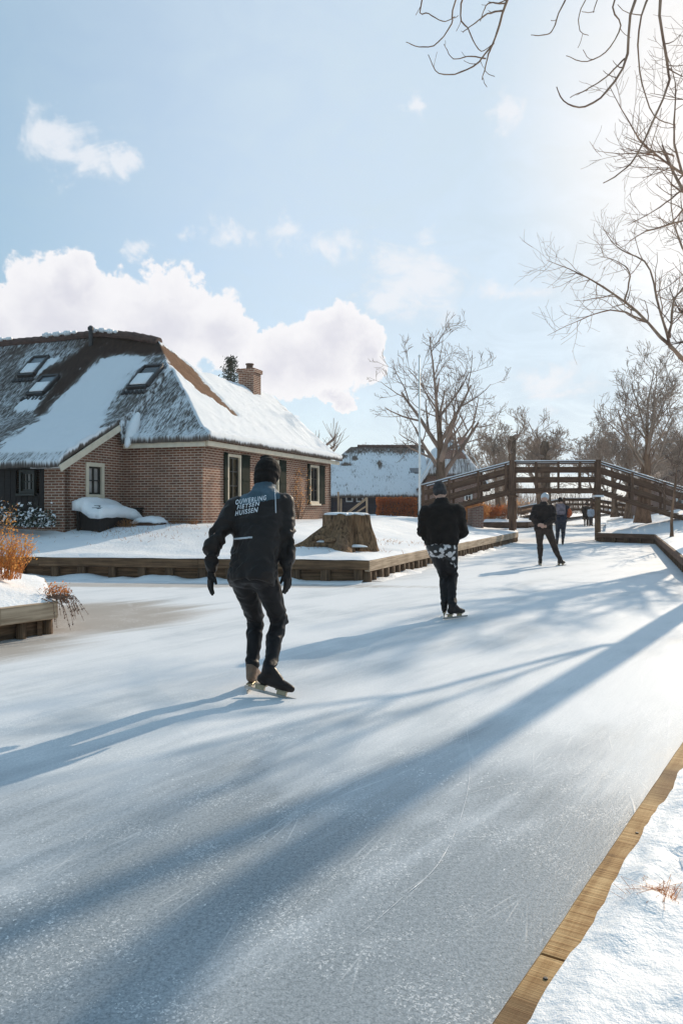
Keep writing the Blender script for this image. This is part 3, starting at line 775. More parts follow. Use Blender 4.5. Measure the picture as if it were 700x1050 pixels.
def thatch(name, S0, S1, T0, T1, st, dom, hf, cov, loc, parent, mat='thatch', thick=.16, ruf=.03):
    ns, nt = round((S1-S0)/st), round((T1-T0)/st); mb = MB(); cols = []; idx = {}
    def vid(i, j, low):
        k = (i, j, low)
        if k not in idx:
            s, t = S0+i*st, T0+j*st; z, wch = hf(s, t); c, b, *dk = cov(s, t, wch); dk = dk[0] if dk else 0.
            rz = ruf*(noise.noise(V((s*1.3, t*1.3, 1)))+.7*noise.noise(V((s*5, t*3, 5)))+.35*noise.noise(V((s*13, t*9, 8))))
            lift = .055*ss(.5, .95, c+.25*noise.noise(V((s*2.6, t*2.6, 2))))
            idx[k] = len(mb.v); mb.v.append(loc(s, t, z+rz+(lift if not low else -thick))); cols.append((c if not low else min(c, .12), b, dk, 1))
        return idx[k]
    cell = lambda i, j: 0 <= i < ns and 0 <= j < nt and dom(S0+(i+.5)*st, T0+(j+.5)*st)
    for i in range(ns):
        for j in range(nt):
            if not cell(i, j): continue
            s, t = S0+i*st, T0+j*st
            _, wch = hf(s+st/2, t+st/2)
            def uv(a, b): return (a, b) if wch in (0, 2) else (b, a)
            u = [uv(s, t), uv(s, t+st), uv(s+st, t+st), uv(s+st, t)]
            q = [(i, j), (i, j+1), (i+1, j+1), (i+1, j)]
            mb.face([vid(*p, 0) for p in q], u)
            mb.face([vid(*p, 1) for p in reversed(q)], u[::-1])
            for (di, dj, a, b) in ((-1, 0, 0, 1), (0, 1, 1, 2), (1, 0, 2, 3), (0, -1, 3, 0)):
                if not cell(i+di, j+dj):
                    mb.face([vid(*q[a], 0), vid(*q[a], 1), vid(*q[b], 1), vid(*q[b], 0)], [u[a], u[a], u[b], u[b]])
    me = mb.mesh(name, [M[mat]], True)
    at = me.color_attributes.new('cover', 'FLOAT_COLOR', 'POINT'); at.data.foreach_set('color', np.array(cols, dtype=np.float32).ravel())
    return link(name, me, parent)
def dom1(s, t): return (s > -.36 and t > -.36 and t < 9.6 and s < 2.28) or (s >= 2.28 and t > -2.7 and (t < 7.2 if s > 5.46 else t < 9.6))
roof = thatch('roof', -.36, 12., -2.7, 9.6, .06, dom1, roof_h, cover, H, house)
# tiled ridge of overlapping half round tiles
def ridge(pts, name, parent, step=.3, r=.17, mat='tile_red'):
    mb = MB()
    for a, b in zip(pts, pts[1:]):
        d = (b-a).normalized(); L = (b-a).length; side = d.cross(V((0, 0, 1))).normalized(); up = side.cross(d)
        k = max(1, round(L/step))
        for i in range(k):
            p, q = a+d*(L*i/k), a+d*(L*(i+1)/k+.03)
            rings = []
            for (c, rr) in ((p, r*1.08), (q, r*.94)):
                rings.append([c+side*(rr*math.cos(x))*1.15+up*(rr*math.sin(x)-.06) for x in np.linspace(-.5, math.pi+.5, 10)])
            mb.tube_rings(rings)
    return mb.build(name, mat, parent, False)
RP = [H(12, 3.4, 6.97), H(8, 3.42, 6.96), H(5.6, 3.4, 7.0), H(4.4, 3.38, 6.82), H(3.5, 3.38, 6.60)]
rd = ridge(RP, 'ridge_tiles', roof)
mb = MB()
for s0, s1 in ((11.5, 9.3), (7.8, 6.6), (5.9, 5.0)):
    mb = MB()
    for k in range(12):
        f = k/11; s_ = lerp(s0, s1, f); mb.tube([H(s_, 3.22, pl(s_, [(3.5, 6.62), (5.6, 7.0), (12, 6.98)])+.06), H(s_-(s0-s1)/11, 3.22, pl(s_-(s0-s1)/11, [(3.5, 6.62), (5.6, 7.0), (12, 6.98)])+.06)], .06+.03*math.sin(k*1.7), 8)
    mb.build('ridge_snow', 'snow', rd, True)
# chimney on the wing ridge
ch = MB(); c = H(2.5, 7.7, 0)
def obox(mb, s0, s1, t0, t1, z0, z1, mi=0, chm=0.):
    a, b = H(s0, (t0+t1)/2, (z0+z1)/2), H(s1, (t0+t1)/2, (z0+z1)/2); mb.prism(a, b, abs(t1-t0), z1-z0, (0, 0, 1), chm, mi)
obox(ch, 2.2, 2.8, 7.4, 8.0, 5.2, 6.2); obox(ch, 2.15, 2.85, 7.35, 8.05, 6.202, 6.34)
chim = ch.build('chimney', 'brick', roof)
mb = MB(); mb.lathe([(.13, 6.342), (.12, 6.5), (.15, 6.52), (.15, 6.56), (.10, 6.56)], (c.x, c.y, 0), 12); mb.build('chimney_pot', 'clay', chim)
# roof lights
def rooflight(s0, s1, t0, t1, glass, snowy=False):
    za, zb = roof_h((s0+s1)/2, t0)[0], roof_h((s0+s1)/2, t1)[0]
    a = H(s0, t0, za); u = (H(s1, t0, za)-a); v = (H(s0, t1, zb)-a); n = u.cross(v).normalized(); n = n if n.z > 0 else -n
    f = MB(); k = .10; o = n*.05
    uu, vv = u.normalized(), v.normalized()
    def bar(p, q): f.prism(p+o, q+o, .075, .12, tuple(n), .012)
    bar(a, a+u); bar(a+v, a+u+v); bar(a+vv*.05, a+v-vv*.05); bar(a+u+vv*.05, a+u+v-vv*.05)
    fr = f.build('rooflight', 'lead', roof)
    g = MB(); g.prism(a+v*.5+uu*.05+n*.05, a+u-uu*.05+v*.5+n*.05, v.length-.1, .03, tuple(n)); g.build('pane', glass, fr)
    f = MB(); 
    for i in range(6):
        p = a+u*(-.05+1.1*i/5)-vv*.14+n*.03; f.tube([p, p-vv*.14-n*.01], .05, 7)
    f.build('flashing', 'lead', fr)
    if snowy:
        s_ = MB(); s_.prism(a+v*.34+uu*.06+n*.10, a+u-uu*.06+v*.34+n*.10, v.length*.5, .05, tuple(n), .02); s_.build('snow', 'snow', fr, True)
rooflight(3.05, 2.42, 1.12, 1.98, 'dark_glass', True)
rooflight(6.55, 5.95, 1.1, 1.8, 'sky_glass', True)
rooflight(7.6, 7.0, 1.9, 2.6, 'sky_glass', True)
mb = MB(); p = H(5.75, 3.0, 6.5); mb.tube([p, p+V((0, 0, .55))], .07, 8); mb.lathe([(.1, .52), (.1, .6), (.04, .66)], p, 8); mb.build('vent_pipe', 'lead', roof)
# walls
ZB = .55
def wall(name, p, q, outer, holes, mat='brick', thick=.22):
    d = (q-p); nrm = V((d.y, -d.x, 0)).normalized()
    mb = MB(); panel(mb, p, d, outer, holes, thick, nrm); return mb.build(name, mat, house)
def wface(p, q):
    d = (q-p).normalized(); return p, d, V((d.y, -d.x, 0)).normalized()
def window(p, d, n, x0, x1, z0, z1, parent, cols=2, rows=2, frame='cream_paint', sash='sash_paint', glass='dark_glass', fw=.075, sill=True, proud=.03):
    mb = MB(); X = lambda x, z, o: p+d*x+V((0, 0, z))+n*o
    o = proud-.05
    for (a, b) in (((x0, z0+fw/2), (x1, z0+fw/2)), ((x0, z1-fw/2), (x1, z1-fw/2))):
        mb.prism(X(a[0], a[1], o), X(b[0], b[1], o), .10, fw, (0, 0, 1), .006)
    for x in (x0+fw/2, x1-fw/2): mb.prism(X(x, z0+fw, o), X(x, z1-fw, o), .10, fw, tuple(d), .006)
    fr = mb.build('window', frame, parent)
    s = MB(); a0, a1, b0, b1 = x0+fw, x1-fw, z0+fw, z1-fw; w2 = .045; o2 = o-.035
    for z in (b0+w2/2, b1-w2/2): s.prism(X(a0, z, o2), X(a1, z, o2), .05, w2, (0, 0, 1))
    for x in (a0+w2/2, a1-w2/2): s.prism(X(x, b0+w2, o2), X(x, b1-w2, o2), .05, w2, tuple(d))
    for i in range(1, cols):
        x = lerp(a0, a1, i/cols); s.prism(X(x, b0+w2, o2), X(x, b1-w2, o2), .045, .03, tuple(d))
    for i in range(1, rows):
        z = lerp(b0, b1, i/rows)
        for c in range(cols):
            xa, xb = lerp(a0, a1, c/cols)+(.0155 if c else w2), lerp(a0, a1, (c+1)/cols)-(.0155 if c < cols-1 else w2)
            s.prism(X(xa, z, o2), X(xb, z, o2), .045, .03, (0, 0, 1))
    s.build('sash', sash, fr)
    g = MB(); g.prism(X(a0, (b0+b1)/2, o2-.035), X(a1, (b0+b1)/2, o2-.035), .012, b1-b0, (0, 0, 1)); g.build('pane', glass, fr)
    if sill:
        b = MB(); b.prism(X(x0-.05, z0-.035, .015), X(x1+.05, z0-.035, .015), .14, .06, (0, 0, 1), .008); b.build('sill', frame, fr)
    return fr
# front wall of the wing (faces the camera)
wall('wall', H(2.39, 0, 0), H(0, 0, 0), [(0, ZB), (2.39, ZB), (2.39, 3.2), (0, 3.2)], [])
# long side wall with three shuttered windows (faces the canal)
WN = [(1.30, 2.10), (3.80, 4.68), (7.25, 8.12)]
wall('wall', H(0, .225, 0), H(0, 9.35, 0), [(0, ZB), (9.125, ZB), (9.125, 3.22), (0, 3.22)], [(a-.225, b-.225, 1.52, 2.86) for a, b in WN])
p, d, n = wface(H(0, .225, 0), H(0, 9.35, 0))
for a, b in WN:
    window(p, d, n, a-.225, b-.225, 1.52, 2.86, house, 2, 3, glass='warm_glass' if a < 2 else 'dark_glass')
    for (x0, x1) in ((a-.225-.20, a-.225-.015), (b-.225+.02, b-.225+.52)):
        mb = MB(); xm = (x0+x1)/2
        mb.prism(p+d*xm+n*.028+V((0, 0, 1.5)), p+d*xm+n*.028+V((0, 0, 2.88)), x1-x0, .035, tuple(n), .004)
        for zz in (1.53, 2.17, 2.85): mb.prism(p+d*(x0+.02)+n*.052+V((0, 0, zz)), p+d*(x1-.02)+n*.052+V((0, 0, zz)), .014, .06, (0, 0, 1))
        mb.build('shutter', 'green_paint', house)
# side wall of the lower aisle with its raking top, facing right
sw = [(0, ZB), (2.35, ZB), (2.35, 3.62), (1.94, 3.4), (.37, 2.60), (0, 2.42)]
wall('wall', H(2.39, -2.35, 0), H(2.39, 0, 0), sw, [(.78, 1.50, 1.62, 2.52)])
p, d, n = wface(H(2.39, -2.35, 0), H(2.39, 0, 0))
window(p, d, n, .78, 1.50, 1.62, 2.52, house, 2, 2, glass='curtained_glass', fw=.10)
mb = MB(); mb.prism(p+d*-.32+n*.15+V((0, 0, 2.31)), p+d*1.98+n*.15+V((0, 0, 3.47)), .04, .16, (0, 0, 1), .006); mb.build('bargeboard', 'cream_paint', house)
# brick pier and dark boarding of the aisle front
wall('wall', H(2.98, -2.352, 0), H(2.39, -2.352, 0), [(0, ZB), (.59, ZB), (.59, 2.34), (0, 2.34)], [])
wall('plinth', H(12, -2.34, 0), H(2.985, -2.34, 0), [(0, ZB), (9.01, ZB), (9.01, 1.10), (0, 1.10)], [])
mb = MB(); p, d, n = wface(H(12, -2.36, 0), H(2.985, -2.36, 0)); x = 0
WX0, WX1 = 8.24, 8.80
wz0, wz1 = 1.74, 2.30
while x < 9.0:
    w1 = min(.168, 9.01-x)
    if WX0-.02 < x+w1/2 < WX1+.02:
        spans = ((1.104, wz0), (wz1, 2.36))
    else: spans = ((1.104, 2.36),)
    for z0, z1 in spans: mb.prism(p+d*(x+w1/2)-n*.03+V((0, 0, z0)), p+d*(x+w1/2)-n*.03+V((0, 0, z1)), w1-.006, .06+.006*math.sin(x*40), tuple(n), .004)
    x += .174
mb.build('boarding', 'dark_board', house)
window(p, d, n, WX0+.05, WX1-.05, wz0, wz1, house, 3, 2, frame='sash_paint', glass='curtained_glass', fw=.05, sill=True)
# hidden remaining walls
wall('wall', H(0, 9.35, 0), H(5.1, 9.35, 0), [(0, ZB), (5.1, ZB), (5.1, 3.0), (2.55, 5.4), (0, 3.0)], [])
wall('wall', H(5.1, 9.33, 0), H(5.1, 7.0, 0), [(0, ZB), (2.33, ZB), (2.33, 3.0), (0, 3.0)], [])
wall('wall', H(5.1, 6.95, 0), H(11.8, 6.95, 0), [(0, ZB), (6.7, ZB), (6.7, 3.3), (0, 3.3)], [])
wall('wall', H(11.78, 6.93, 0), H(11.78, -2.3, 0), [(0, ZB), (9.23, ZB), (9.23, 2.3), (3.53, 6.4), (0, 3.3)], [])
# cream fascias
mb = MB(); mb.prism(H(2.2, -.26, 3.0), H(-.22, -.26, 3.0), .06, .13, (0, 0, 1), .008); mb.build('fascia', 'cream_paint', house)
mb = MB(); mb.prism(H(-.255, -.225, 3.02), H(-.255, 9.5, 3.02), .06, .13, (0, 0, 1), .008); mb.build('fascia', 'cream_paint', house)
mb = MB(); mb.prism(H(3.3, -2.42, 2.37), H(2.34, -2.42, 2.37), .10, .08, (0, 0, 1), .008); mb.build('fascia', 'white_paint', house)
mb = MB(); mb.prism(H(12, -2.45, 2.36), H(3.31, -2.45, 2.36), .12, .06, (0, 0, 1), .008); mb.build('fascia', 'dark_board', house)
SNOWLUMP = [(H(lerp(2.16, 2.0, f), lerp(.30, -.42, f), lerp(3.86, 3.02, f)), .05+.13*math.sin(math.pi*(.12+.80*f))) for f in (0, .15, .3, .45, .6, .75, .9, 1.)]

# bench below the small window, seat and back under snow
bench = thing('garden_bench', 'dark garden bench under a thick blanket of snow against the brick wall', 'bench', H(1.9, -1.2, .86))
zb = .84
for t0 in (-2.05, -.35):
    for s0 in (1.62, 2.22):
        mb = MB(); obox(mb, s0-.035, s0+.035, t0-.035, t0+.035, zb-.2, zb+(.498 if s0 < 2 else .58), 0, .006); mb.build('leg', 'dark_board', bench)
    mb = MB(); obox(mb, 1.55, 2.28, t0-.04, t0+.04, zb+.50, zb+.55, 0, .006); mb.build('armrest', 'dark_board', bench)
for i in range(4):
    mb = MB(); obox(mb, 1.62+i*.14, 1.74+i*.14, -2.01, -.39, zb+.40, zb+.44, 0, .004); mb.build('seat_slat', 'dark_board', bench)
for i in range(3):
    mb = MB(); obox(mb, 2.2, 2.24, -2.01, -.39, zb+.44+i*.09, zb+.51+i*.09, 0, .004); mb.build('back_slat', 'dark_board', bench)
def snowcap(name, loc, s0, s1, t0, t1, hf, parent, nx=18, ny=30, thick=.05):
    mb = MB()
    for i in range(nx+1):
        for j in range(ny+1):
            a, b = i/nx, j/ny; e = min(a, 1-a, b*1.6, (1-b)*1.6)
            s_, t_ = lerp(s0, s1, a)+.03*noise.noise(V((b*9, a*3, 1))), lerp(t0, t1, b)+.03*noise.noise(V((a*9, b*3, 4)))
            mb.v.append(loc(s_, t_, hf(a, b)+.03*noise.noise(V((a*4, b*7, 7)))-.09*(1-ss(0, .16, e))))
    n = (nx+1)*(ny+1)
    for v in list(mb.v): mb.v.append(v-V((0, 0, thick)))
    def id(i, j): return i*(ny+1)+j
    for i in range(nx):
        for j in range(ny):
            q = [id(i, j), id(i, j+1), id(i+1, j+1), id(i+1, j)]; mb.face(q); mb.face([x+n for x in reversed(q)])
    bd = [id(0, j) for j in range(ny)]+[id(i, ny) for i in range(nx)]+[id(nx, j) for j in range(ny, 0, -1)]+[id(i, 0) for i in range(nx, 0, -1)]
    for a, b in zip(bd, bd[1:]+bd[:1]): mb.face((a, a+n, b+n, b))
    return mb.build(name, 'snow', parent, True)
snowcap('snow_blanket', H, 1.50, 2.34, -2.15, -.2, lambda a, b: zb+.60+.19*ss(.3, .85, a)-.06*b-.22*ss(.75, 1., b)*(1-a*.5)+.04*math.sin(b*5), bench, thick=.22)
mb = MB(); obox(mb, 1.60, 1.63, -2.0, -.4, zb-.1, zb+.52); obox(mb, 1.632, 2.2, -2.02, -1.99, zb-.1, zb+.60); mb.build('dark_fill', 'dark_board', bench)  # dark sheets added to fill the space under the bench
# low snow topped planter beside it
pln = thing('low_planter', 'low dark wooden planter with a cap of snow right of the bench', 'planter', H(1.0, -.75, .86))
mb = MB()
for (a, b, c, d_) in ((.75, 1.45, -1.0, -.96), (.75, 1.45, -.56, -.52), (.75, .79, -.958, -.562), (1.41, 1.45, -.958, -.562)): obox(mb, a, b, c, d_, .75, 1.06)
mb.build('box', 'bridge_wood', pln)
snowcap('snow_cap', H, .72, 1.48, -1.03, -.49, lambda a, b: 1.14+.02*math.sin(a*5), pln, 10, 8)

# ------------------------------------------------------------------ wooden footbridges
def bridge(name, label, nodes, wid, gaps, hr=1.15, sc=1., base_z=0., piers=(1, 2), brick=False):
    nodes = [V(p) for p in nodes]; wv = V(wid)
    br = thing(name, label, 'bridge', (nodes[1].x, nodes[1].y, 0))
    up = V((0, 0, 1))
    for a, b in zip(nodes, nodes[1:]):
        d = (b-a).normalized(); L = (b-a).length; k = int(L/.20); mb = MB()
        for i in range(k):
            c = a+d*(L*(i+.5)/k); mb.prism(c-wv.normalized()*.04+up*.04, c+wv+wv.normalized()*.04+up*.04, L/k-.012, .05, (0, 0, 1))
        mb.build('deck', 'bridge_wood', br)
    for side, off in ((0, V((0, 0, 0))), (1, wv)):
        out = -wv.normalized() if side == 0 else wv.normalized()
        o = off+out*.06
        for i, (a, b) in enumerate(zip(nodes, nodes[1:])):
            a, b = a+o, b+o; d = (b-a); L = d.length; dn = d.normalized()
            mb = MB(); mb.prism(a-up*.06+dn*.02, b-up*.06-dn*.02, .12, .15*sc, (0, 0, 1), .01); mb.build('deck_beam', 'bridge_wood', br)
            for h, bh in ((.43, .20), (.85, .20)):
                mb = MB(); mb.prism(a+up*h*sc+dn*.1-out*.062, b+up*h*sc-dn*.1-out*.062, .045, bh*sc, (0, 0, 1), .006); mb.build('rail_board', 'bridge_wood', br)
            mb = MB(); mb.prism(a+up*(hr*sc), b+up*(hr*sc), .15, .045, (0, 0, 1), .006); hd = mb.build('handrail', 'bridge_wood', br)
            mb = MB(); k = 14
            pts = [a.lerp(b, j/k)+up*(hr*sc+.037) for j in range(k+1)]
            mb.tube(pts, [.030+.012*noise.noise(V((j*.9, i*3., side*7.))) for j in range(k+1)], 7); mb.build('snow_ridge', 'snow', hd, True)
            for g in gaps[i]:
                c = a+d*g; mb = MB(); mb.prism(c-up*.16*sc+out*.01, c+up*(hr*sc-.03)+out*.01, .10*sc, .075, tuple(out), .008); mb.build('post', 'bridge_wood', br)
        for i in piers:
            c = nodes[i]+o+out*.02; mb = MB(); mb.prism(c-up*.3*sc, c+up*(hr*sc+.08), .21*sc, .17, tuple(out), .012); mb.build('main_post', 'bridge_wood', br)
            cc = nodes[i]+o*.9; mb = MB(); mb.prism(V((cc.x, cc.y, -.3)), V((cc.x, cc.y, nodes[i].z-.305*sc)), (.24 if i == 1 else .18)*sc, .2*sc, tuple(out), .012); mb.build('support_pile', 'bridge_wood' if i == 1 else 'pile_wood', br)
            e = nodes[i]+o*.9; mb = MB(); mb.box((e.x-.17, e.y-.17, nodes[i].z-.30*sc), (e.x+.17, e.y+.17, nodes[i].z-.225*sc)); mb.build('pile_cap', 'snow' if i == 2 else 'bridge_wood', br)
    for i in piers:
        a, b = nodes[i], nodes[i]+wv; mb = MB(); mb.prism(a-up*.35*sc, b-up*.35*sc, .2, .2, (0, 0, 1), .01); mb.build('cross_beam', 'bridge_wood', br)
    if brick:
        c = nodes[0].lerp(nodes[1], .62); mb = MB(); panel(mb, (c.x-.22, c.y+.2, .3), (1, 0, 0), [(0, 0), (.46, 0), (.46, c.z-.58), (0, c.z-.7)], [], 1.2, (0, -1, 0)); mb.build('abutment', 'far_brick', br)
    return br
bridge('footbridge', 'dark brown timber footbridge with snow on its handrails spanning the ice', [(3.2, 31.2, 1.10), (7.07, 32.4, 2.12), (10.55, 32.1, 2.12), (14.7, 31.2, .66)], (.32, 1.15, 0), [(.02, .30, .62, .93), (.28, .54, .79), (.31, .60, .90)], 1.15, 1., brick=True)
bridge('distant_footbridge', 'small low wooden footbridge farther along the canal behind the first one', [(13.6, 59.6, .55), (17.2, 60.4, 1.25), (19.3, 60.4, 1.25), (23.4, 59.8, .55)], (.2, 1.6, 0), [(.02, .35, .7), (.33, .66), (.3, .65, .95)], .95, .85)

# ------------------------------------------------------------------ the second farmhouse and the one on the right
def simple_house():
    h = thing('barn_house', 'long low thatched barn with dark blue boarding across the lawn', 'house', (2.5, 45, .9))
    # main block: front eave along y=44.6
    X0, X1, Y0 = -1.9, 4.9, 45.0
    def loc(s, t, z): return V((X0-.4+s, Y0-.5+t, z))
    def hf(s, t):
        f = 2.15+t*.70; l = 2.2+max(0, s)*1.05; b = 5.2-(t-4.4)*.75
        z = min(f, l, b); return z, (0 if z == f else 1 if z == l else 2)
    rng = random.Random(2)
    def cov(s, t, w):
        c = .66-.4*ss(3.2, 4.2, t)-.3*ss(2.2, 1., s)*ss(.6, 2.5, t)
        for (a, b, ra, rb) in ((2.6, 2.6, .5, .22), (4.6, 2.6, .18, .6), (2.2, 3.3, .6, .3), (3.1, 3.2, .3, .3)):
            c -= .7*max(0, 1-math.hypot((s-a)/ra, (t-b)/rb))
        return c, .2
    thatch('roof', 0, 7.5, 0, 8.4, .12, lambda s, t: True, hf, cov, loc, h, 'far_thatch', .22, .03)
    ridge([V((1.0, 48.9, 5.22)), V((5.2, 48.9, 5.22))], 'ridge_tiles', h, .3, .15)
    for (u0, u1, v0, v1) in ((414, 424, 472, 479),):
        a = P(u0, v1, 46.6); mb = MB(); mb.prism(V((4.0, 46.55, 3.52)), V((4.75, 46.55, 3.52)), .62, .12, (0, -.57, .82), .01); mb.build('rooflight', 'lead', h)
        mb = MB(); mb.prism(V((4.08, 46.52, 3.59)), V((4.67, 46.52, 3.59)), .5, .03, (0, -.57, .82)); mb.build('pane', 'sky_glass', h.children[0] if False else h)
    def wl(name, x0, x1, y, z1, mat, holes=()):
        mb = MB(); panel(mb, (x0, y, .5), (1, 0, 0), [(0, 0), (x1-x0, 0), (x1-x0, z1-.5), (0, z1-.5)], holes, .2, (0, -1, 0)); return mb.build(name, mat, h)
    wl('wall', X0, 2.68, Y0, 2.25, 'blue_board'); wl('wall', 2.685, 4.95, Y0+.004, 2.25, 'far_brick')
    p, d, n = V((X0, Y0, 0)), V((1, 0, 0)), V((0, -1, 0))
    for a, b, z0, z1, c in ((2.15, 2.55, 1.70, 2.15, 2), (2.75, 3.15, 1.70, 2.15, 2), (4.6, 5.6, 1.86, 2.18, 4)):
        window(p, d, n, a, b, z0, z1, h, c, 1, 'white_paint', 'white_paint', 'sky_glass', .06, False, .06)
    # gabled cross wing with a clipped thatch gable
    gx0, gx1, gy = 4.65, 8.0, 44.2
    mb = MB(); panel(mb, (gx0, gy, .5), (1, 0, 0), [(0, 0), (3.35, 0), (3.35, 2.35), (2.1, 4.15), (1.0, 4.15), (0, 2.2)], [(2.3, 2.75, 1.2, 1.9)], .22, (0, -1, 0)); mb.build('gable_wall', 'far_brick', h)
    window(V((gx0, gy, .5)), d, n, 2.3, 2.75, 1.2, 1.9, h, 2, 2, 'white_paint', 'white_paint', 'dark_glass', .05)
    def loc2(s, t, z): return V((gx0-.35+s, gy-.35+t, z))
    def hf2(s, t):
        a = 2.55+s*1.55; b = 2.55+(4.05-s)*1.45; c = 3.0+t*1.6+.5*(abs(s-1.9) < .01); z = min(a, b, 3.35+t*2.2, 5.25); return z, (1 if z in (a, b) else 0)
    def cov2(s, t, w): return (.9 if w == 1 else .52), .25
    thatch('wing_roof', 0, 4.08, 0, 8.04, .12, lambda s, t: True, hf2, cov2, loc2, h, 'far_thatch', .2, .03)
    mb = MB(); mb.prism(V((7.0, gy-.4, 4.9)), V((8.2, gy-.4, 2.9)), .05, .14, (0, -1, 0)); mb.build('bargeboard', 'white_paint', h)
    mb = MB(); mb.prism(V((5.15, gy-.4, 4.2)), V((4.45, gy-.4, 3.0)), .05, .14, (0, -1, 0)); mb.build('bargeboard', 'white_paint', h)
    for x, y, z, s in ((6.55, 47.5, 5.75, .42), (7.6, 49.5, 5.7, .42)):
        mb = MB(); mb.box((x-s/2, y-s/2, 4.4), (x+s/2, y+s/2, z)); mb.box((x-s/2-.05, y-s/2-.05, z+.002), (x+s/2+.05, y+s/2+.05, z+.12)); mb.build('chimney', 'far_brick', h)
    mb = MB(); panel(mb, (gx1, gy+.23, .5), (0, 1, 0), [(0, 0), (7.5, 0), (7.5, 2.2), (0, 2.2)], [], .2, (1, 0, 0)); mb.build('wall', 'far_brick', h)
    return h
simple_house()
rh = thing('brick_cottage', 'red brick cottage with a brown roof behind the trees at the right edge', 'house', (24.5, 52, 1))
mb = MB(); panel(mb, (20.9, 52, .6), (1, -.15, 0), [(0, 0), (8, 0), (8, 2.4), (4., 4.4), (0, 2.4)], [(1.3, 2.1, .9, 1.9), (4, 4.8, .9, 1.9)], .25, (-.15, -1, 0)); mb.build('wall', 'far_brick', rh)
for x in (1.3, 4.): window(V((20.9, 52, .6)), V((1, -.15, 0)).normalized(), V((-.15, -1, 0)).normalized(), x, x+.8, .9, 1.9, rh, 2, 2, 'white_paint', 'white_paint', 'dark_glass')
mb = MB()
a0 = V((20.4, 51.7, 2.75)); a1 = V((24.85, 51.1, 5.15)); a2 = V((29.4, 50.3, 2.75)); dp = V((1.2, 8, 0))
for q0, q1 in ((a0, a1), (a1, a2)):
    m0, m1 = (q0+q1)/2, (q0+q1)/2+dp; mb.prism(m0, m1, (q1-q0).length, .16, tuple((q1-q0).cross(dp)*-1))
mb.build('roof', 'tile_red', rh)
mb = MB(); mb.box((24.3, 53, 4.4), (24.9, 53.6, 6.1)); mb.build('chimney', 'far_brick', rh)
mb = MB(); panel(mb, (20.9, 52.26, .6), (.15, 1, 0), [(0, 0), (7.5, 0), (7.5, 2.3), (0, 2.3)], [], .2, (-1, .15, 0)); mb.build('wall', 'far_brick', rh)

# ------------------------------------------------------------------ trees
def perp(d, rng):
    a = d.orthogonal().normalized(); b = d.cross(a); an = rng.uniform(0, 2*math.pi); return a*math.cos(an)+b*math.sin(an)
def sprout(mb, p, d, r, L, lvl, rng, counts, up=.12, sides=(6, 5, 4, 3, 3), wob=.18, ang=(28, 62), rmin=.004, ratio=(.5, .78)):
    n = 6 if lvl < 2 else 4; pts = [p.copy()]; rad = [r]; dirs = []
    d = d.normalized()
    for i in range(n):
        d = (d+perp(d, rng)*wob*rng.random()+V((0, 0, up*(.6 if lvl < 2 else 1.)))*rng.uniform(.4, 1.2)).normalized()
        p = p+d*(L/n); pts.append(p.copy()); dirs.append(d.copy()); rad.append(max(rmin, r*(1-.62*(i+1)/n)))
    mb.tube(pts, rad, sides[min(lvl, len(sides)-1)], False)
    if lvl >= len(counts): return
    k = counts[lvl]
    for j in range(k):
        f = (.22+.78*(j+rng.random())/k); f = min(f, .999); i = min(int(f*n), n-1); g = f*n-i
        q = pts[i].lerp(pts[i+1], g); dd = dirs[i]
        an = R(rng.uniform(*ang)); cd = (dd*math.cos(an)+perp(dd, rng)*math.sin(an)).normalized()
        sprout(mb, q, cd, max(rmin, lerp(rad[i], rad[i+1], g)*rng.uniform(.5, .72)), L*rng.uniform(*ratio)*(1.05-.35*f), lvl+1, rng, counts, up, sides, wob, ang, rmin, ratio)
def bare_tree(name, loc, h, r, seed, counts=(5, 5, 5, 4), forkz=.3, limbs=7, spread=(18, 55), bark='bare_bark', twig='twig', limbL=.55, stems=1, up=.12, lean=(0, 0), rmin=.006, trunkf=.58, topL=.26, lr=(.38, .6), tap=.78):
    rng = random.Random(seed); root = empty(name, loc); L0 = V(loc)
    tb, cb = MB(), MB()
    for s in range(stems):
        o = V((0, 0, 0)) if stems == 1 else V((rng.uniform(-.3, .3), rng.uniform(-.2, .2), 0))
        d = V((lean[0]+rng.uniform(-.05, .05)+(.12*(s-.5) if stems > 1 else 0), lean[1]+rng.uniform(-.05, .05), 1)).normalized(); p = L0+o-V((0, 0, .3)); n = 9; H_ = h*trunkf
        pts = [p.copy()]; rad = [r*1.45]
        for i in range(n):
            d = (d+perp(d, rng)*.07).normalized(); p = p+d*(H_/n); pts.append(p.copy()); rad.append(r*(1-tap*((i+1)/n)**1.2))
        tb.tube(pts, rad, 10)
        for j in range(limbs):
            f = forkz+(1-forkz)*(j+.3+.5*rng.random())/limbs; f = min(f, .98); i = min(int(f*n), n-1); q = pts[i].lerp(pts[i+1], f*n-i)
            az = j*2.4+rng.uniform(-.5, .5); tilt = R(rng.uniform(*spread)); cd = V((math.sin(tilt)*math.cos(az), math.sin(tilt)*math.sin(az), math.cos(tilt)))
            sprout(cb, q, cd, rad[i]*rng.uniform(*lr), h*limbL*rng.uniform(.7, 1.)*(1-.45*f), 0, rng, counts, up, rmin=rmin)
        sprout(cb, pts[-1], d, rad[-1]*.95, h*topL, 0, rng, counts, up, rmin=rmin)
    t = tb.build('trunk', bark, root, True); c = cb.build('crown', twig, root, True)
    return root
def clone(src, loc, sc, rz, label, cat='tree', group=None):
    c = copy_tree(src); c.location = loc; s = sc if hasattr(sc, '__len__') else (sc, sc, sc); c.scale = s; c.rotation_euler = (0, 0, rz); tag(c, label, cat, group); return c
GB = 'bare trees along the canal'
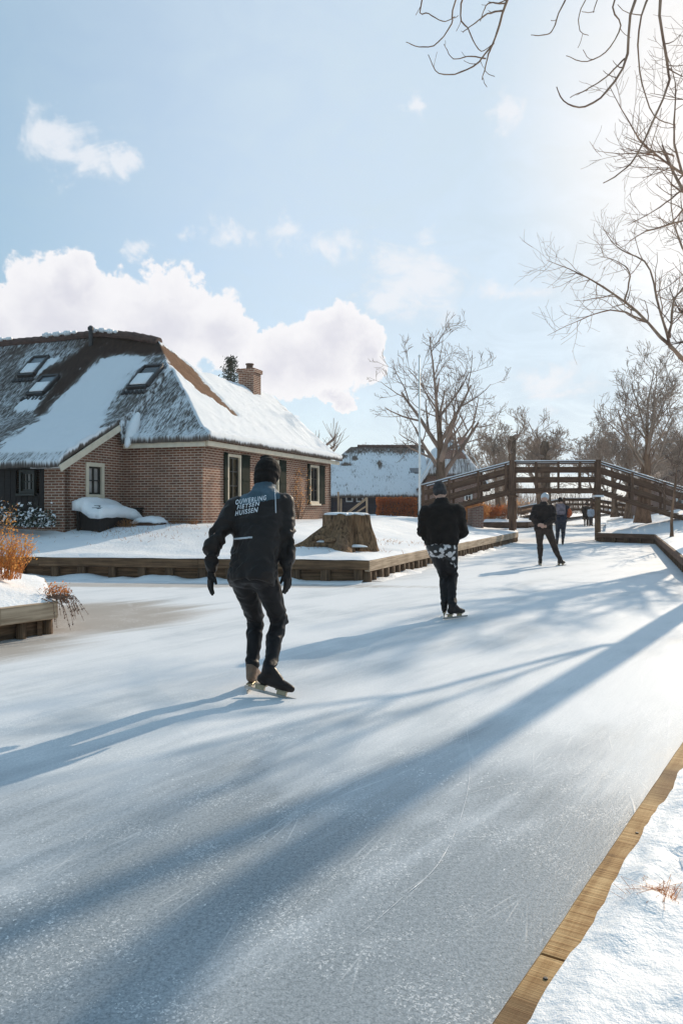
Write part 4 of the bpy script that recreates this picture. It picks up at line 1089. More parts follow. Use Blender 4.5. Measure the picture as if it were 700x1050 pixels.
# the big tree in front of the barn
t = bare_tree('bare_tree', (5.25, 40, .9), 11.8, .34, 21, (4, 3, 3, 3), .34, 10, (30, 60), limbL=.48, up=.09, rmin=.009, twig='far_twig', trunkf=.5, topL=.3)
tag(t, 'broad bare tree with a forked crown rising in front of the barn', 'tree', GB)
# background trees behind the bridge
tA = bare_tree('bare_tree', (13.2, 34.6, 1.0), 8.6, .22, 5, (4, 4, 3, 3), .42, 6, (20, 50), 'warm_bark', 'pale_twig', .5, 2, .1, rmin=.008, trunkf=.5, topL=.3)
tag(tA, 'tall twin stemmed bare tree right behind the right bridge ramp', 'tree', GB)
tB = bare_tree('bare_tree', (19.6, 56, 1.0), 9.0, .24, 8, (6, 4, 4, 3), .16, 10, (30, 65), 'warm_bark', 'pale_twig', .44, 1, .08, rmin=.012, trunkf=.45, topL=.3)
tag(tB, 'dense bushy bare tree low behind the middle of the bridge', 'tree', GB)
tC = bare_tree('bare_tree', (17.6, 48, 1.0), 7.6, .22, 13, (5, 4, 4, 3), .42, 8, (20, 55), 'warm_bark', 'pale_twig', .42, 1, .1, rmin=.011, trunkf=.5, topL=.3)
tag(tC, 'slim bare tree standing behind the right pier of the bridge', 'tree', GB)
def pollard(loc, h, r, seed, label, arms=5, armL=.7):
    rng = random.Random(seed); root = thing('pollard_tree', label, 'tree', loc, 'pollarded trees'); L0 = V(loc); tb = MB(); cb = MB()
    tb.tube([L0+V((rng.uniform(-.04, .04), 0, h*f-.2*(f == 0))) for f in (0, .25, .5, .75, .9, 1)], [r*1.3, r, r*.95, r*.92, r*1.0, r*.75], 10); tb.build('trunk', 'bare_bark', root, True)
    for i in range(arms):
        an = i*2*math.pi/arms+rng.uniform(-.4, .4); d = V((math.cos(an), math.sin(an), rng.uniform(.25, .8))).normalized(); q = L0+V((0, 0, h*rng.uniform(.75, .98)))
        e = q+d*armL*rng.uniform(.7, 1.2); m = q.lerp(e, .5)+V((0, 0, .08)); cb.tube([q, m, e-(e-m)*.1, e], [r*.5, r*.38, r*.40, r*.34], 7)
        for k in range(9):
            dd = (d*.6+V((rng.gauss(0, .5), rng.gauss(0, .5), rng.uniform(.2, 1.2)))).normalized(); cb.tube([e, e+dd*.4, e+dd*rng.uniform(.6, 1.1)+V((0, 0, .15))], [.018, .012, .008], 3, False)
    cb.build('crown', 'far_twig', root, True); return root
pollard((-1.0, 38.5, .95), 3.3, .16, 3, 'knobbly pollarded tree peeping out behind the right end of the thatched roof', 6, 1.0)
pollard((9.9, 45.2, .9), 4.6, .24, 4, 'thick dark stub of a pollarded tree behind the left bridge post', 5, .45)
pollard((12.4, 47.5, .9), 4.5, .30, 6, 'stout pale pollarded trunk behind the middle span of the bridge', 5, .6)
tD = bare_tree('bare_tree', (13.0, 51, .9), 7.0, .2, 31, (5, 4, 4, 3), .4, 7, (15, 50), 'warm_bark', 'pale_twig', .42, 1, .12, rmin=.011, trunkf=.5)
tag(tD, 'small bare tree between the two pollarded trunks behind the bridge', 'tree', GB)
GF = 'bare trees in the distance'
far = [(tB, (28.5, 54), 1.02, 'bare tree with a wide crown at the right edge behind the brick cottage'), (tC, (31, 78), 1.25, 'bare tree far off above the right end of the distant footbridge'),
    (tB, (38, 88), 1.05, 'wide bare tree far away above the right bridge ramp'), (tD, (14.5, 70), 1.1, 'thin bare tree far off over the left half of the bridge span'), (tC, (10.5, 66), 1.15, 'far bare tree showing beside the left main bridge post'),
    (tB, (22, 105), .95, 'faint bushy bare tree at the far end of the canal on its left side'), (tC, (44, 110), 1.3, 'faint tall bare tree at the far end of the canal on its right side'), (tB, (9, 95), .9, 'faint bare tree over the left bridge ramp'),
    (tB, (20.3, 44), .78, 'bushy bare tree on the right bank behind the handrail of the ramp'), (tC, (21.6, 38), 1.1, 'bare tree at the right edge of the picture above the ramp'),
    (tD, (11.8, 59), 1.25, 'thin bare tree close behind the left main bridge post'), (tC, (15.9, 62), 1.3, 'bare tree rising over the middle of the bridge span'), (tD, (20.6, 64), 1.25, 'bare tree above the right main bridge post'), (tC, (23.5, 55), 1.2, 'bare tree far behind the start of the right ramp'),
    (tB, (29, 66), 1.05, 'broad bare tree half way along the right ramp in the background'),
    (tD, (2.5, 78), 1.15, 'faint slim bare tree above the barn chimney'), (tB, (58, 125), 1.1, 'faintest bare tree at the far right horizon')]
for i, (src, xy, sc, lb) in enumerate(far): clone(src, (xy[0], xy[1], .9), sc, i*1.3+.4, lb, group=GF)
sap = bare_tree('sapling', (10.9, 25.8, .62), 4.3, .055, 17, (4, 3), .35, 9, (25, 60), 'warm_bark', 'twig', .28, 1, .12, rmin=.006)
tag(sap, 'thin young tree on the right bank in front of the ramp', 'tree')

# hand-laid limbs: control points measured as direction and depth
def limb(mb, ctrl, r0, r1, rng, twigs=0, tl=.5, n=14, sides=5, lvl=(3,), up=.1, rmin=.003, ang=(25, 65)):
    c = [V(p) for p in ctrl]; pts = curve([tuple(p) for p in c], n)
    rad = [lerp(r0, r1, i/n)*(.78 if r0 < .09 else 1)*(1+.10*math.sin(i*2.3)) for i in range(n+1)]
    pts = [p+V((rng.gauss(0, 1), rng.gauss(0, 1), rng.gauss(0, 1)))*min(.014, .35*rad[i])*(0 < i) for i, p in enumerate(pts)]
    mb.tube(pts, rad, sides, True)
    for j in range(twigs):
        f = rng.uniform(.12, .98)*n; i = min(int(f), n-1); q = pts[i].lerp(pts[i+1], f-i); dd = (pts[i+1]-pts[i]).normalized(); an = R(rng.uniform(*ang))
        sprout(mb, q, (dd*math.cos(an)+perp(dd, rng)*math.sin(an)), max(rmin, rad[i]*.5), tl*rng.uniform(.5, 1.2), 2, rng, (0, 0)+tuple(lvl), up, rmin=rmin, wob=.3)
def curve(ctrl, n=26):
    c = [V(p) for p in ctrl]; out = []
    for i in range(n+1):
        t = i/n*(len(c)-1); k = min(int(t), len(c)-2); f = t-k
        p0, p1, p2, p3 = c[max(k-1, 0)], c[k], c[k+1], c[min(k+2, len(c)-1)]
        out.append(.5*((2*p1)+(p2-p0)*f+(2*p0-5*p1+4*p2-p3)*f*f+(3*p1-p0-3*p2+p3)*f**3))
    return out
def near_tree():
    rng = random.Random(77); base = V((7.25, 14.45, .35))
    root = thing('overhanging_tree', 'large bare tree at the right edge whose drooping twigs hang into the top of view', 'tree', base)
    tb, cb = MB(), MB()
    tr = [base+V((.05, 0, -.4)), base+V((0, 0, .3)), base+V((-.03, 0, 1.6)), base+V((.05, .05, 3.3)), base+V((.02, -.02, 4.8)), base+V((.12, 0, 6.0))]
    tb.tube(curve(tr, 14), [.36, .25, .205, .185, .178, .172, .168, .168, .165, .165, .16, .155, .15, .14, .13], 14)
    tb.build('trunk', 'warm_bark', root, True)
    f1 = base+V((.02, 0, 4.9)); f2 = base+V((.10, 0, 5.9)); a0 = base+V((.02, 0, 3.1))
    # codominant stems
    S1 = [f1, f1+V((.1, 1.0, 1.8)), f1+V((.6, 1.7, 4.0)), f1+V((1.2, 1.9, 7))]
    S2 = [f2, f2+V((.9, -.7, 1.6)), f2+V((1.3, -1.6, 3.8)), f2+V((1.3, -2.6, 6.5))]
    S3 = [f2, f2+V((-.1, -1.4, 1.3)), f2+V((-1.4, -3.3, 2.75)), f2+V((-3.2, -5.1, 3.45)), f2+V((-5.6, -6.3, 3.6))]   # overhead limb that reaches out above the view
    for s_, r0, r1 in ((S1, .11, .05), (S2, .12, .05), (S3, .10, .04)): limb(cb, s_, r0, r1, rng, 0, n=16, sides=9)
    for s_ in (S1, S2):
        for k in range(6): 
            q = s_[1].lerp(s_[3], k/6); sprout(cb, q, V((rng.uniform(-.2, 1), rng.uniform(-.9, .9), rng.uniform(.3, 1))), .05, 2.6, 1, rng, (0, 5, 4, 3), .1)
    # side limb that crosses the right edge of the view
    def L(pts, r0, r1, tw=0, tl=.5, **k): limb(cb, [p if isinstance(p, V) else P(*p) for p in pts], r0, r1, rng, tw, tl, **k)
    e1 = P(686, 354, 13.8); e0 = P(735, 405, 14.3)
    L([a0, e0, e1], .066, .050)
    L([e1, (646, 314, 15.0), (608.6, 288.6, 16.2), (585.7, 277, 17.0), (560, 267, 17.6)], .042, .006, 26, .8, lvl=(3,))
    L([e1, (674, 308, 14.6), (663, 271, 15.6), (640, 258, 16.4), (626, 247, 17), (617, 232, 17.3)], .034, .006, 22, .75)
    L([(662, 329, 14.5), (628, 318, 15.4), (594, 328, 16.2), (561, 344, 17)], .026, .005, 16, .6)
    L([(686, 346, 13.8), (690, 310, 14), (702, 290, 14.2), (712, 250, 14.2)], .034, .008, 18, .8)
    L([e0, (712, 330, 14.4), (705, 270, 14.6), (688, 220, 14.8), (690, 160, 14.9)], .04, .008, 16, .8)
    L([(640, 309, 15.1), (645, 280, 15.4), (632, 268, 15.8), (612, 262, 16.2)], .025, .005, 10, .5)
    # upper side limb
    g0 = base+V((.0, -.1, 5.0)); L([g0, (735, 205, 13.), (700, 180, 12.8), (660, 148.6, 12.6), (643, 123, 12.5), (624, 88, 12.4)], .04, .006, 24, .7)
    L([(720, 215, 13.0), (700, 226, 12.9), (660, 238, 12.8), (640, 252, 12.8)], .03, .005, 10, .5)
    L([(715, 190, 13.), (700, 194, 12.9), (674, 214, 12.9), (643, 231, 12.9)], .03, .005, 9, .5)
    L([(700, 180, 12.8), (690, 140, 12.8), (692, 90, 12.8), (683, 55, 12.8)], .03, .005, 12, .6)
    L([(690, 160, 12.8), (676, 156, 12.6), (640, 158, 12.6), (612, 155, 12.5)], .022, .004, 9, .5)
    # twigs that hang down from the overhead limb (its underside runs above the top of the view)
    def q(f):
        c = curve([tuple(p) for p in S3], 20); k = min(int(f*20), 19); return c[k].lerp(c[k+1], f*20-k)
    D = 9.3
    def hang(f, pts, r0, r1, tw=0, tl=.3, **k): L([q(f), q(f)*.35+P(pts[0][0], pts[0][1]-70, D)*.65]+[(u, v, D) for u, v in pts], r0, r1, tw, tl, n=22, rmin=.004, **k)
    kw = dict(lvl=(), up=.3)
    hang(.48, [(676, 0), (684, 69), (682, 95), (654, 155), (637, 176), (618, 188)], .030, .008, 3, .3, **kw)
    hang(.50, [(663, 0), (654, 62), (668, 115), (690, 128)], .022, .007, 2, .3, **kw)
    hang(.55, [(650, 0), (641, 62), (618, 98), (595, 110), (578, 104), (570, 89)], .028, .008, 2, .2, **kw)
    L([(640, 60, D), (622, 78, D), (604, 90, D), (584, 100, D)], .014, .006, 2, .12, **kw)
    hang(.58, [(629, 0), (636, 26), (622, 52), (600, 63), (580, 57)], .018, .006, 2, .15, **kw)
    hang(.60, [(600, 0), (594, 30), (603, 36)], .012, .005, 1, .15, **kw)
    hang(.66, [(579, 0), (567, 30), (556, 36), (544, 36)], .016, .006, 1, .12, **kw)
    hang(.70, [(612, 0), (608, 12), (596, 12)], .01, .005, 0, .1, **kw)
    hang(.84, [(521, -3), (507, 40), (500, 58), (494, 82)], .03, .007, 4, .22, **kw)
    hang(.88, [(467, 0), (463, 24), (446, 46), (428, 48), (416, 43)], .017, .006, 2, .15, **kw)
    hang(.94, [(432, 0), (440, 14), (455, 22), (466, 17)], .014, .006, 2, .12, **kw)
    hang(.86, [(474, 0), (480, 30), (492, 52), (503, 46)], .018, .006, 2, .2, **kw)
    L([(506, 44, D), (488, 66, D), (466, 76, D), (448, 74, D), (439, 56, D)], .015, .006, 3, .15, **kw)
    L([(516, 10, D), (500, 14, D), (486, 24, D), (474, 33, D)], .016, .006, 2, .12, **kw)
    L([(498, 60, D), (480, 58, D), (464, 60, D), (455, 45, D)], .012, .005, 2, .12, **kw)
    L([(519, 4, D), (500, 4, D), (492, 22, D)], .014, .006, 1, .12, **kw)
    L([(682, 66, D), (692, 68, D), (702, 66, D)], .01, .005, 1, .15, **kw)
    cb.build('crown', 'near_twig', root, True)
    return root
near_tree()
t2 = bare_tree('canal_side_tree', (11.7, 23.9, .6), 10., .30, 44, (5, 4, 4, 2), .30, 10, (22, 52), 'warm_bark', 'twig', .40, 1, .12, lean=(.05, .03), rmin=.006, trunkf=.82, topL=.2, lr=(.55, .75), tap=.6)
tag(t2, 'bare bank tree just right of the view that throws the branching shadow over the ice', 'tree')
# dark spruce behind the farmhouse
sp = thing('spruce', 'dark pointed spruce rising behind the farmhouse roof', 'tree', (-6.3, 44.5, 1)); tb, cb = MB(), MB(); rng = random.Random(9)
tb.tube([V((-6.3, 44.5, .6)), V((-6.3, 44.5, 10.1))], [.2, .02], 8); tb.build('trunk', 'bare_bark', sp, True)
for i in range(150):
    z = 2+8.0*(i/150)**.8; rr = (10.3-z)*.42+.14; an = i*2.4; b0 = V((-6.3, 44.5, z)); d = V((math.cos(an), math.sin(an), .12)); e = b0+d*rr*rng.uniform(.7, 1.1)-V((0, 0, rr*.15))
    cb.tube([b0, b0.lerp(e, .5)+V((0, 0, .06)), e], [.03, .02, .008], 4, False)
    for k in range(26):
        q = b0.lerp(e, rng.uniform(.15, 1)); cb.leaf(q+V((rng.gauss(0, .07), rng.gauss(0, .07), rng.gauss(-.05, .06))), rng.uniform(.035, .075), rng, 3.2)
cb.build('crown', 'needle', sp)
# ------------------------------------------------------------------ hedges, bushes, reeds, stump
def twig_bush(name, label, cat, loc, rx, ry, h, n, mat, leafmat, nleaf, seed, ls=.04, group=None, wild=.25, thick=.006, foot=.5):
    rng = random.Random(seed); root = thing(name, label, cat, loc, group); L0 = V(loc); sb, lb = MB(), MB()
    for i in range(n):
        an, rr = rng.uniform(0, 6.283), math.sqrt(rng.random()); b = L0+V((rx*foot*rr*math.cos(an), ry*foot*rr*math.sin(an), -.1)); t = L0+V((rx*rr*math.cos(an+rng.gauss(0, wild)), ry*rr*math.sin(an), h*rng.uniform(.55, 1.05)*(1-.35*rr*rr)))
        m = b.lerp(t, .5)+V((rng.gauss(0, .05), rng.gauss(0, .05), .05)); sb.tube([b, m, t], [thick, thick*.8, thick*.4], 3, False)
        for k in range(max(0, nleaf//n)):
            f = rng.uniform(.25, 1); q = b.lerp(m, f*2) if f < .5 else m.lerp(t, f*2-1); lb.leaf(q+V((rng.gauss(0, .03), rng.gauss(0, .03), rng.gauss(0, .03))), ls*rng.uniform(.6, 1.3), rng)
    sb.build('stems', mat, root)
    if nleaf: lb.build('leaves', leafmat, root)
    return root
hb = thing('beech_hedge', 'orange brown beech hedge clipped square in front of the barn', 'hedge', (2.9, 41, .9)); lb, sb = MB(), MB(); rng = random.Random(3)
for i in range(7000):
    x, y, z = rng.uniform(-1.05, 1.02), rng.uniform(-.45, .45), rng.uniform(0, 1.02)
    if max(abs(x)/1.05, abs(y)/.45, z/1.02)+rng.uniform(-.2, .12) < .55: continue
    k = 1+.06*noise.noise(V((x*3, y*3, z*3))); lb.leaf((2.9+x*k, 41+y*k, .88+z*k), rng.uniform(.05, .10), rng, 1.5)
for i in range(120):
    x, y = rng.uniform(-1, 1), rng.uniform(-.4, .4); sb.tube([V((2.9+x, 41+y, .7)), V((2.9+x+rng.gauss(0, .1), 41+y, .9+rng.uniform(.6, 1.05)))], [.02, .006], 4, False)
lb.build('leaves', 'beech_leaf', hb); sb.build('stems', 'bare_bark', hb)
lo = thing('low_hedge', 'dark green clipped hedge beside the foot of the bridge ramp', 'hedge', (4.0, 41.6, .9)); lb = MB()
for i in range(1500): lb.leaf((4.3+rng.uniform(-.35, .35), 41.6+rng.uniform(-.4, .4), .9+rng.uniform(0, .65)), .06, rng)
lb.build('leaves', 'evergreen', lo)
GR = 'dry reed bushes by the bridge'
twig_bush('reed_bush', 'tan dry bush under the left bridge ramp', 'bush', (5.75, 33.9, .85), .75, .5, .95, 420, 'ochre_reed', 'ochre_reed', 1600, 1, .05, GR)
twig_bush('reed_bush', 'orange dry bush on the far ditch bank left of the bridge pier', 'bush', (8.6, 46, .8), .9, .6, .8, 300, 'ochre_reed', 'beech_leaf', 1500, 2, .06, GR)
twig_bush('reed_bush', 'low orange bush partly hidden behind the left bridge pile', 'bush', (10.9, 54, .7), 1.2, .6, .9, 300, 'ochre_reed', 'beech_leaf', 1500, 3, .07, GR)
twig_bush('reed_bush', 'brown thicket behind the skater in the white hat', 'bush', (14.8, 66, .7), 1.6, 1., 1.5, 400, 'far_twig', 'ochre_reed', 800, 4, .07, GR)
twig_bush('reed_bush', 'brown bare thicket on the right bank beyond the bridge', 'bush', (26, 70, .9), 2.6, 1.4, 2., 500, 'far_twig', 'ochre_reed', 600, 5, .07, GR)
# undergrowth at the far end that reads as one mass
mb = MB(); rng = random.Random(12)
for i in range(5200):
    y = rng.uniform(72, 150); x = y*rng.uniform(-.05, .62)
    if 17+(y-62)*.41 < x < 21.5+(y-60)*.41 and y < 120: continue
    b = V((x, y, .7)); t = b+V((rng.gauss(0, .5), rng.gauss(0, .5), rng.uniform(.8, 3.2))); mb.tube([b, b.lerp(t, .5)+V((rng.gauss(0, .15), 0, 0)), t], [.03, .022, .012], 3, False)
tag(mb.build('far_undergrowth', 'far_twig'), kind='stuff')
# dry shrub and grass on the near left bank
twig_bush('dry_shrub', 'orange dry shrub with seed heads on the near left bank at the picture edge', 'shrub', (-3.95, 9.1, .66), .44, .36, .55, 150, 'straw', 'straw', 1900, 6, .018, None, .3, .0035)
twig_bush('dry_shrub', 'taller brown dry shrub at the very left edge of the picture', 'shrub', (-4.55, 9.6, .86), .5, .45, .85, 170, 'twig', 'straw', 1500, 7, .02, None, .3, .0035)
twig_bush('dry_shrub', 'rusty trailing plant hanging over the end of the plank landing', 'shrub', (-3.2, 8.8, .42), .14, .18, .10, 50, 'twig', 'dry_leaf', 260, 8, .018, None, .6, .003, .8)
mb = MB(); rng = random.Random(41); tr = thing('trailing_stems', 'brown creeper spilling over the corner of the plank landing onto the ice', 'plant', (-3.1, 8.6, .36))
for i in range(26):
    b = V((-3.2+rng.uniform(-.12, .1), 8.62+rng.uniform(-.16, .2), .41)); e = b+V((rng.uniform(.1, .34), rng.uniform(-.12, .1), rng.uniform(-.36, -.1))); m = b.lerp(e, .5)+V((.05, 0, .09)); mb.tube([b, m, e], [.005, .004, .002], 3, False)
    for k in range(9): mb.leaf(b.lerp(m, rng.random()) if k % 2 else m.lerp(e, rng.random()), .018, rng)
mb.build('stems', 'twig', tr)
# snowy low shrub by the dark boarding
sh = thing('snowy_shrub', 'low evergreen shrub half buried in snow below the dark boarding', 'shrub', H(3.3, -2.9, .8)); lb, nb = MB(), MB(); rng = random.Random(10)
for i in range(3): 
    for k in range(900):
        q = H(2.75+.75*i+rng.gauss(0, .22), -2.85+rng.gauss(0, .14), .95+abs(rng.gauss(0, .17))); (nb if rng.random() < .36 else lb).leaf(q, rng.uniform(.03, .07), rng)
lb.build('leaves', 'evergreen', sh); nb.build('snow', 'snow', sh)
GT = 'dry grass along the house wall'
for i, (s_, t_, lb_) in enumerate(((.55, -.35, 'tuft of dry grass right of the planter'), (.2, -.3, 'tuft of dry grass at the brick corner of the farmhouse'), (-.3, 1.2, 'tuft of dry grass below the first shuttered window'), (1.35, -1.3, 'tuft of dry grass in front of the bench'))):
    twig_bush('grass_tuft', lb_, 'grass tuft', tuple(H(s_, t_, .93)), .28, .16, .22, 90, 'ochre_reed', 'ochre_reed', 0, 20+i, .02, GT, .4, .004)
twig_bush('grass_tuft', 'tuft of brown grass poking through the snow beside the tree stump', 'grass tuft', (.02, 15.9, .5), .09, .08, .5, 14, 'twig', 'twig', 0, 30, .02, None, .3, .004)
twig_bush('grass_tuft', 'tan dead grass showing in a dent of the trampled snow', 'grass tuft', (1.06, 2.60, .12), .035, .012, .012, 60, 'straw', 'straw', 0, 31, .02, None, .9, .0011, .9)
# sparse dead grass pricking through the thin snow of the lawn
mb = MB(); rng = random.Random(88)
for i in range(420):
    c = rng.choice([(-4.6, 17.9, .8, .35), (-3.2, 18.9, .7, .3), (-.3, 16.3, .7, .25), (1.2, 19.5, .6, .5), (-5.3, 18.6, .5, .2)])
    x, y = rng.gauss(c[0], c[2]), rng.gauss(c[1], c[3]); z = float(h_left(np.array([x]), np.array([y]), seg_dist(np.array([x]), np.array([y]), QL))[0])
    b = V((x, y, z-.02)); e = b+V((rng.gauss(0, .05), rng.gauss(0, .03), rng.uniform(.03, .10))); mb.tube([b, b.lerp(e, .5)+V((0, 0, .01)), e], [.004, .003, .0015], 3, False)
tag(mb.build('lawn_grass', 'ochre_reed'), kind='stuff')
# climbing rose on the long wall
cl = thing('climbing_rose', 'bare climbing plant tied to the brick wall between two shuttered windows', 'plant', H(-.05, 6.2, .95)); sb, lb = MB(), MB(); rng = random.Random(15)
for i in range(9):
    p = H(-.06, 6.15+rng.uniform(-.12, .12), .9); pts = [p]
    for k in range(6): p = p+V((0, 0, .28))+E1*rng.gauss(0, .13)-E2*rng.uniform(-.03, .03); pts.append(p)
    sb.tube(pts, [.012, .011, .010, .009, .007, .005, .004], 4, False)
    for k in range(26): q = pts[rng.randint(2, 6)]; lb.leaf(q+E1*rng.gauss(0, .14)+V((0, 0, rng.gauss(0, .12)))-E2*.03, .035, rng)
sb.build('stems', 'bare_bark', cl); lb.build('leaves', 'ochre_reed', cl)
# tree stump
def stump():
    root = thing('tree_stump', 'massive sawn tree stump with roots and snow around it on the lawn', 'stump', (.0, 16.8, .5)); mb = MB(); rings = []
    c = V((.10, 16.8, 0)); n = 150
    for z in (.25, .38, .45, .52, .58, .65, .72, .80, .88, .97, 1.05, 1.13, 1.20, 1.235):
        f = (z-.5)/.74; ring = []
        for j in range(n):
            an = 2*math.pi*j/n; fl = max(0, 1-f)**2.2; r = .43+.07*math.sin(3*an+.6)+.05*math.sin(7*an+1.)*(1.2-f)+.03*noise.noise(V((math.cos(an)*6, math.sin(an)*6, z*1.2)))*3
            root_l = max(0, math.cos(an-R(198)))**5*.70+max(0, math.cos(an-R(262)))**9*.25+max(0, math.cos(an-R(335)))**9*.12
            r += .10*noise.noise(V((math.cos(an)*1.7+4, math.sin(an)*1.7, z*1.6)))+.05*noise.noise(V((math.cos(an)*4, math.sin(an)*4+3, z*3.5)))
            r = r+fl*(.10+root_l*1.15)+max(0, .35-abs(f-.45))*root_l*.25
            fur = abs(noise.noise(V((math.cos(an)*9, math.sin(an)*9, z*.9+2)))); r += (.05*fur-.03)+.018*noise.noise(V((math.cos(an)*22, math.sin(an)*22, z*3)))
            zz = z-(fl*.06*math.sin(an*5))+(.05*noise.noise(V((math.cos(an)*2, math.sin(an)*2, 8)))*ss(.6, 1., f)); ring.append(c+V((r*math.cos(an)*1.02, r*math.sin(an)*.95, zz+.02*noise.noise(V((an*2, z*4, 3))))))
        rings.append(ring)
    mb.tube_rings(rings); mb.build('stump', 'stump_bark', root, True)
    for (x, y, z, rx, ry, rz) in ((-.62, 16.62, .60, .30, .16, .06), (-.34, 16.32, .66, .22, .12, .07), (.30, 16.30, .56, .26, .12, .06), (-.95, 16.7, .53, .22, .16, .05)):
        k_ = MB(); rings_ = []
        for ph in (8, 25, 45, 65, 82): rings_.append([V((x+rx*math.cos(R(ph))*math.cos(a_)*(1+.25*noise.noise(V((math.cos(a_)*2+x, math.sin(a_)*2, 1)))), y+ry*math.cos(R(ph))*math.sin(a_), z+rz*math.sin(R(ph)))) for a_ in np.linspace(0, 2*math.pi, 22, endpoint=False)])
        k_.tube_rings(rings_); k_.build('snow_patch', 'snow', root, True)
    s_ = MB(); rg = []
    for k, z in ((.95, 1.225), (.93, 1.262), (.8, 1.28), (.4, 1.288)): rg.append([c+(v-c)*k-V((0, 0, (v-c).z*k))+V((0, 0, z+.008*noise.noise(V((v.x*5, v.y*5, 0))))) for v in rings[-1]])
    s_.tube_rings(rg); s_.build('snow_cap', 'snow', root, True)
    for i, (x, y, z, L) in enumerate(((-.30, 16.25, .60, .5), (-.15, 16.2, .70, .42), (-.42, 16.25, .74, .4), (-.05, 16.2, .60, .45))):
        b = MB(); b.tube([V((x-L/2, y, z)), V((x, y-.02, z+.03)), V((x+L/2, y+.04, z-.03))], [.045, .05, .04], 7); b.build('root_piece', 'stump_bark', root, True)
    return root
stump()
# flagpole and the rail of the garden steps
fp = thing('flagpole', 'tall white flagpole on the snowy lawn left of the bridge ramp', 'flagpole', (3.0, 30, .95)); mb = MB(); mb.tube([V((3.0, 30, .7)), V((3.0, 30, 3)), V((2.99, 30, 7.15))], [.05, .046, .03], 10); mb.build('pole', 'white_paint', fp, True)
mb = MB(); mb.lathe([(.02, 7.15), (.05, 7.19), (.05, 7.23), (.01, 7.27)], (2.99, 30, 0), 10); mb.build('finial', 'white_paint', fp, True)
hr = thing('stair_railing', 'weathered wooden railing of garden steps at the far corner of the brick house', 'railing', (.1, 29.4, .9))
for x, z in ((-.12, 1.98), (-.02, 1.72)):
    mb = MB(); mb.prism(V((x, 29.4, .6)), V((x, 29.4, z)), .07, .07, (0, -1, 0), .006); mb.build('post', 'pale_quay_wood', hr)
mb = MB(); mb.prism(V((.02, 29.36, 1.02)), V((.95, 29.36, 1.74)), .05, .09, (0, 0, 1), .006); mb.build('rail', 'pale_quay_wood', hr)
mb = MB(); mb.prism(V((.02, 29.36, .86)), V((.95, 29.36, 1.45)), .05, .06, (0, 0, 1), .006); mb.build('rail', 'pale_quay_wood', hr)
mb = MB(); mb.prism(V((.95, 29.36, .6)), V((.95, 29.36, 1.76)), .07, .07, (0, -1, 0), .006); mb.build('post', 'pale_quay_wood', hr)

# ------------------------------------------------------------------ people
def remeshed(name, mb, voxel, smooth=3):
    me = mb.mesh(name+'_raw', []); o = bpy.data.objects.new(name+'_raw', me); COL.objects.link(o)
    r = o.modifiers.new('r', 'REMESH'); r.mode = 'VOXEL'; r.voxel_size = voxel
    if smooth: s_ = o.modifiers.new('s', 'SMOOTH'); s_.factor = .5; s_.iterations = smooth
    dg = bpy.context.evaluated_depsgraph_get(); dg.update()
    out = bpy.data.meshes.new_from_object(o.evaluated_get(dg)); out.name = name
    bpy.data.objects.remove(o); bpy.data.meshes.remove(me)
    out.polygons.foreach_set('use_smooth', np.ones(len(out.polygons), dtype=bool)); return out
def wrinkle(me, amp, scale, centres=(), seed=0.):
    me.update(); co_ = [v.co.copy() for v in me.vertices]; nn = [v.normal.copy() for v in me.vertices]
    for v, c, n in zip(me.vertices, co_, nn):
        a = amp*.6
        for q, rad, k in centres: a += amp*k*max(0, 1-(c-q).length/rad)
        q = c+V((noise.noise(c*scale*.5), noise.noise(c*scale*.5+V((5, 0, 0))), noise.noise(c*scale*.5+V((0, 7, 0)))))*(.9/scale)
        w_ = (.32-abs(noise.noise(V((q.x*scale*.8+seed, q.y*scale*.8, q.z*scale*1.15)))))*1.5+.35*noise.noise(q*scale*2.3+V((seed, 0, 0)))
        v.co = c+n*(a*w_*1.7)
    me.update()
def ball(mb, c, r, n=12):
    c = V(c); rr = r if hasattr(r, '__len__') else (r, r, r); rings = []
    for i in range(1, n):
        ph = math.pi*i/n; rings.append([c+V((rr[0]*math.sin(ph)*math.cos(2*math.pi*j/(2*n)), rr[1]*math.sin(ph)*math.sin(2*math.pi*j/(2*n)), -rr[2]*math.cos(ph))) for j in range(2*n)])
    mb.tube_rings(rings)
def obl(mb, c, ax, n=10):          # ellipsoid with given axis vectors
    c = V(c); rings = []
    for i in range(1, n):
        ph = math.pi*i/n; rings.append([c+ax[0]*(math.sin(ph)*math.cos(math.pi*j/n))+ax[1]*(math.sin(ph)*math.sin(math.pi*j/n))-ax[2]*math.cos(ph) for j in range(2*n)])
    mb.tube_rings(rings)
def caps(mb, pts, rad, n=14):      # closed tapered limb with round ends
    pts = [V(p) for p in pts]; d0 = (pts[1]-pts[0]).normalized(); d1 = (pts[-1]-pts[-2]).normalized()
    P_, R_ = [], []
    for k in (75, 50, 25): P_.append(pts[0]-d0*rad[0]*math.sin(R(k))); R_.append(max(.001, rad[0]*math.cos(R(k))))
    P_ += pts; R_ += list(rad)
    for k in (25, 50, 75): P_.append(pts[-1]+d1*rad[-1]*math.sin(R(k))); R_.append(max(.001, rad[-1]*math.cos(R(k))))
    mb.tube(P_, R_, n)
def loft(mb, secs, n=24):           # secs: centre, side vec, half width, front vec, half depth
    mb.tube_rings([[c+sd*(w_*math.copysign(abs(math.cos(a))**.85, math.cos(a)))+fr*(d_*math.copysign(abs(math.sin(a))**.85, math.sin(a))) for a in np.linspace(0, 2*math.pi, n, endpoint=False)] for c, sd, w_, fr, d_ in secs])
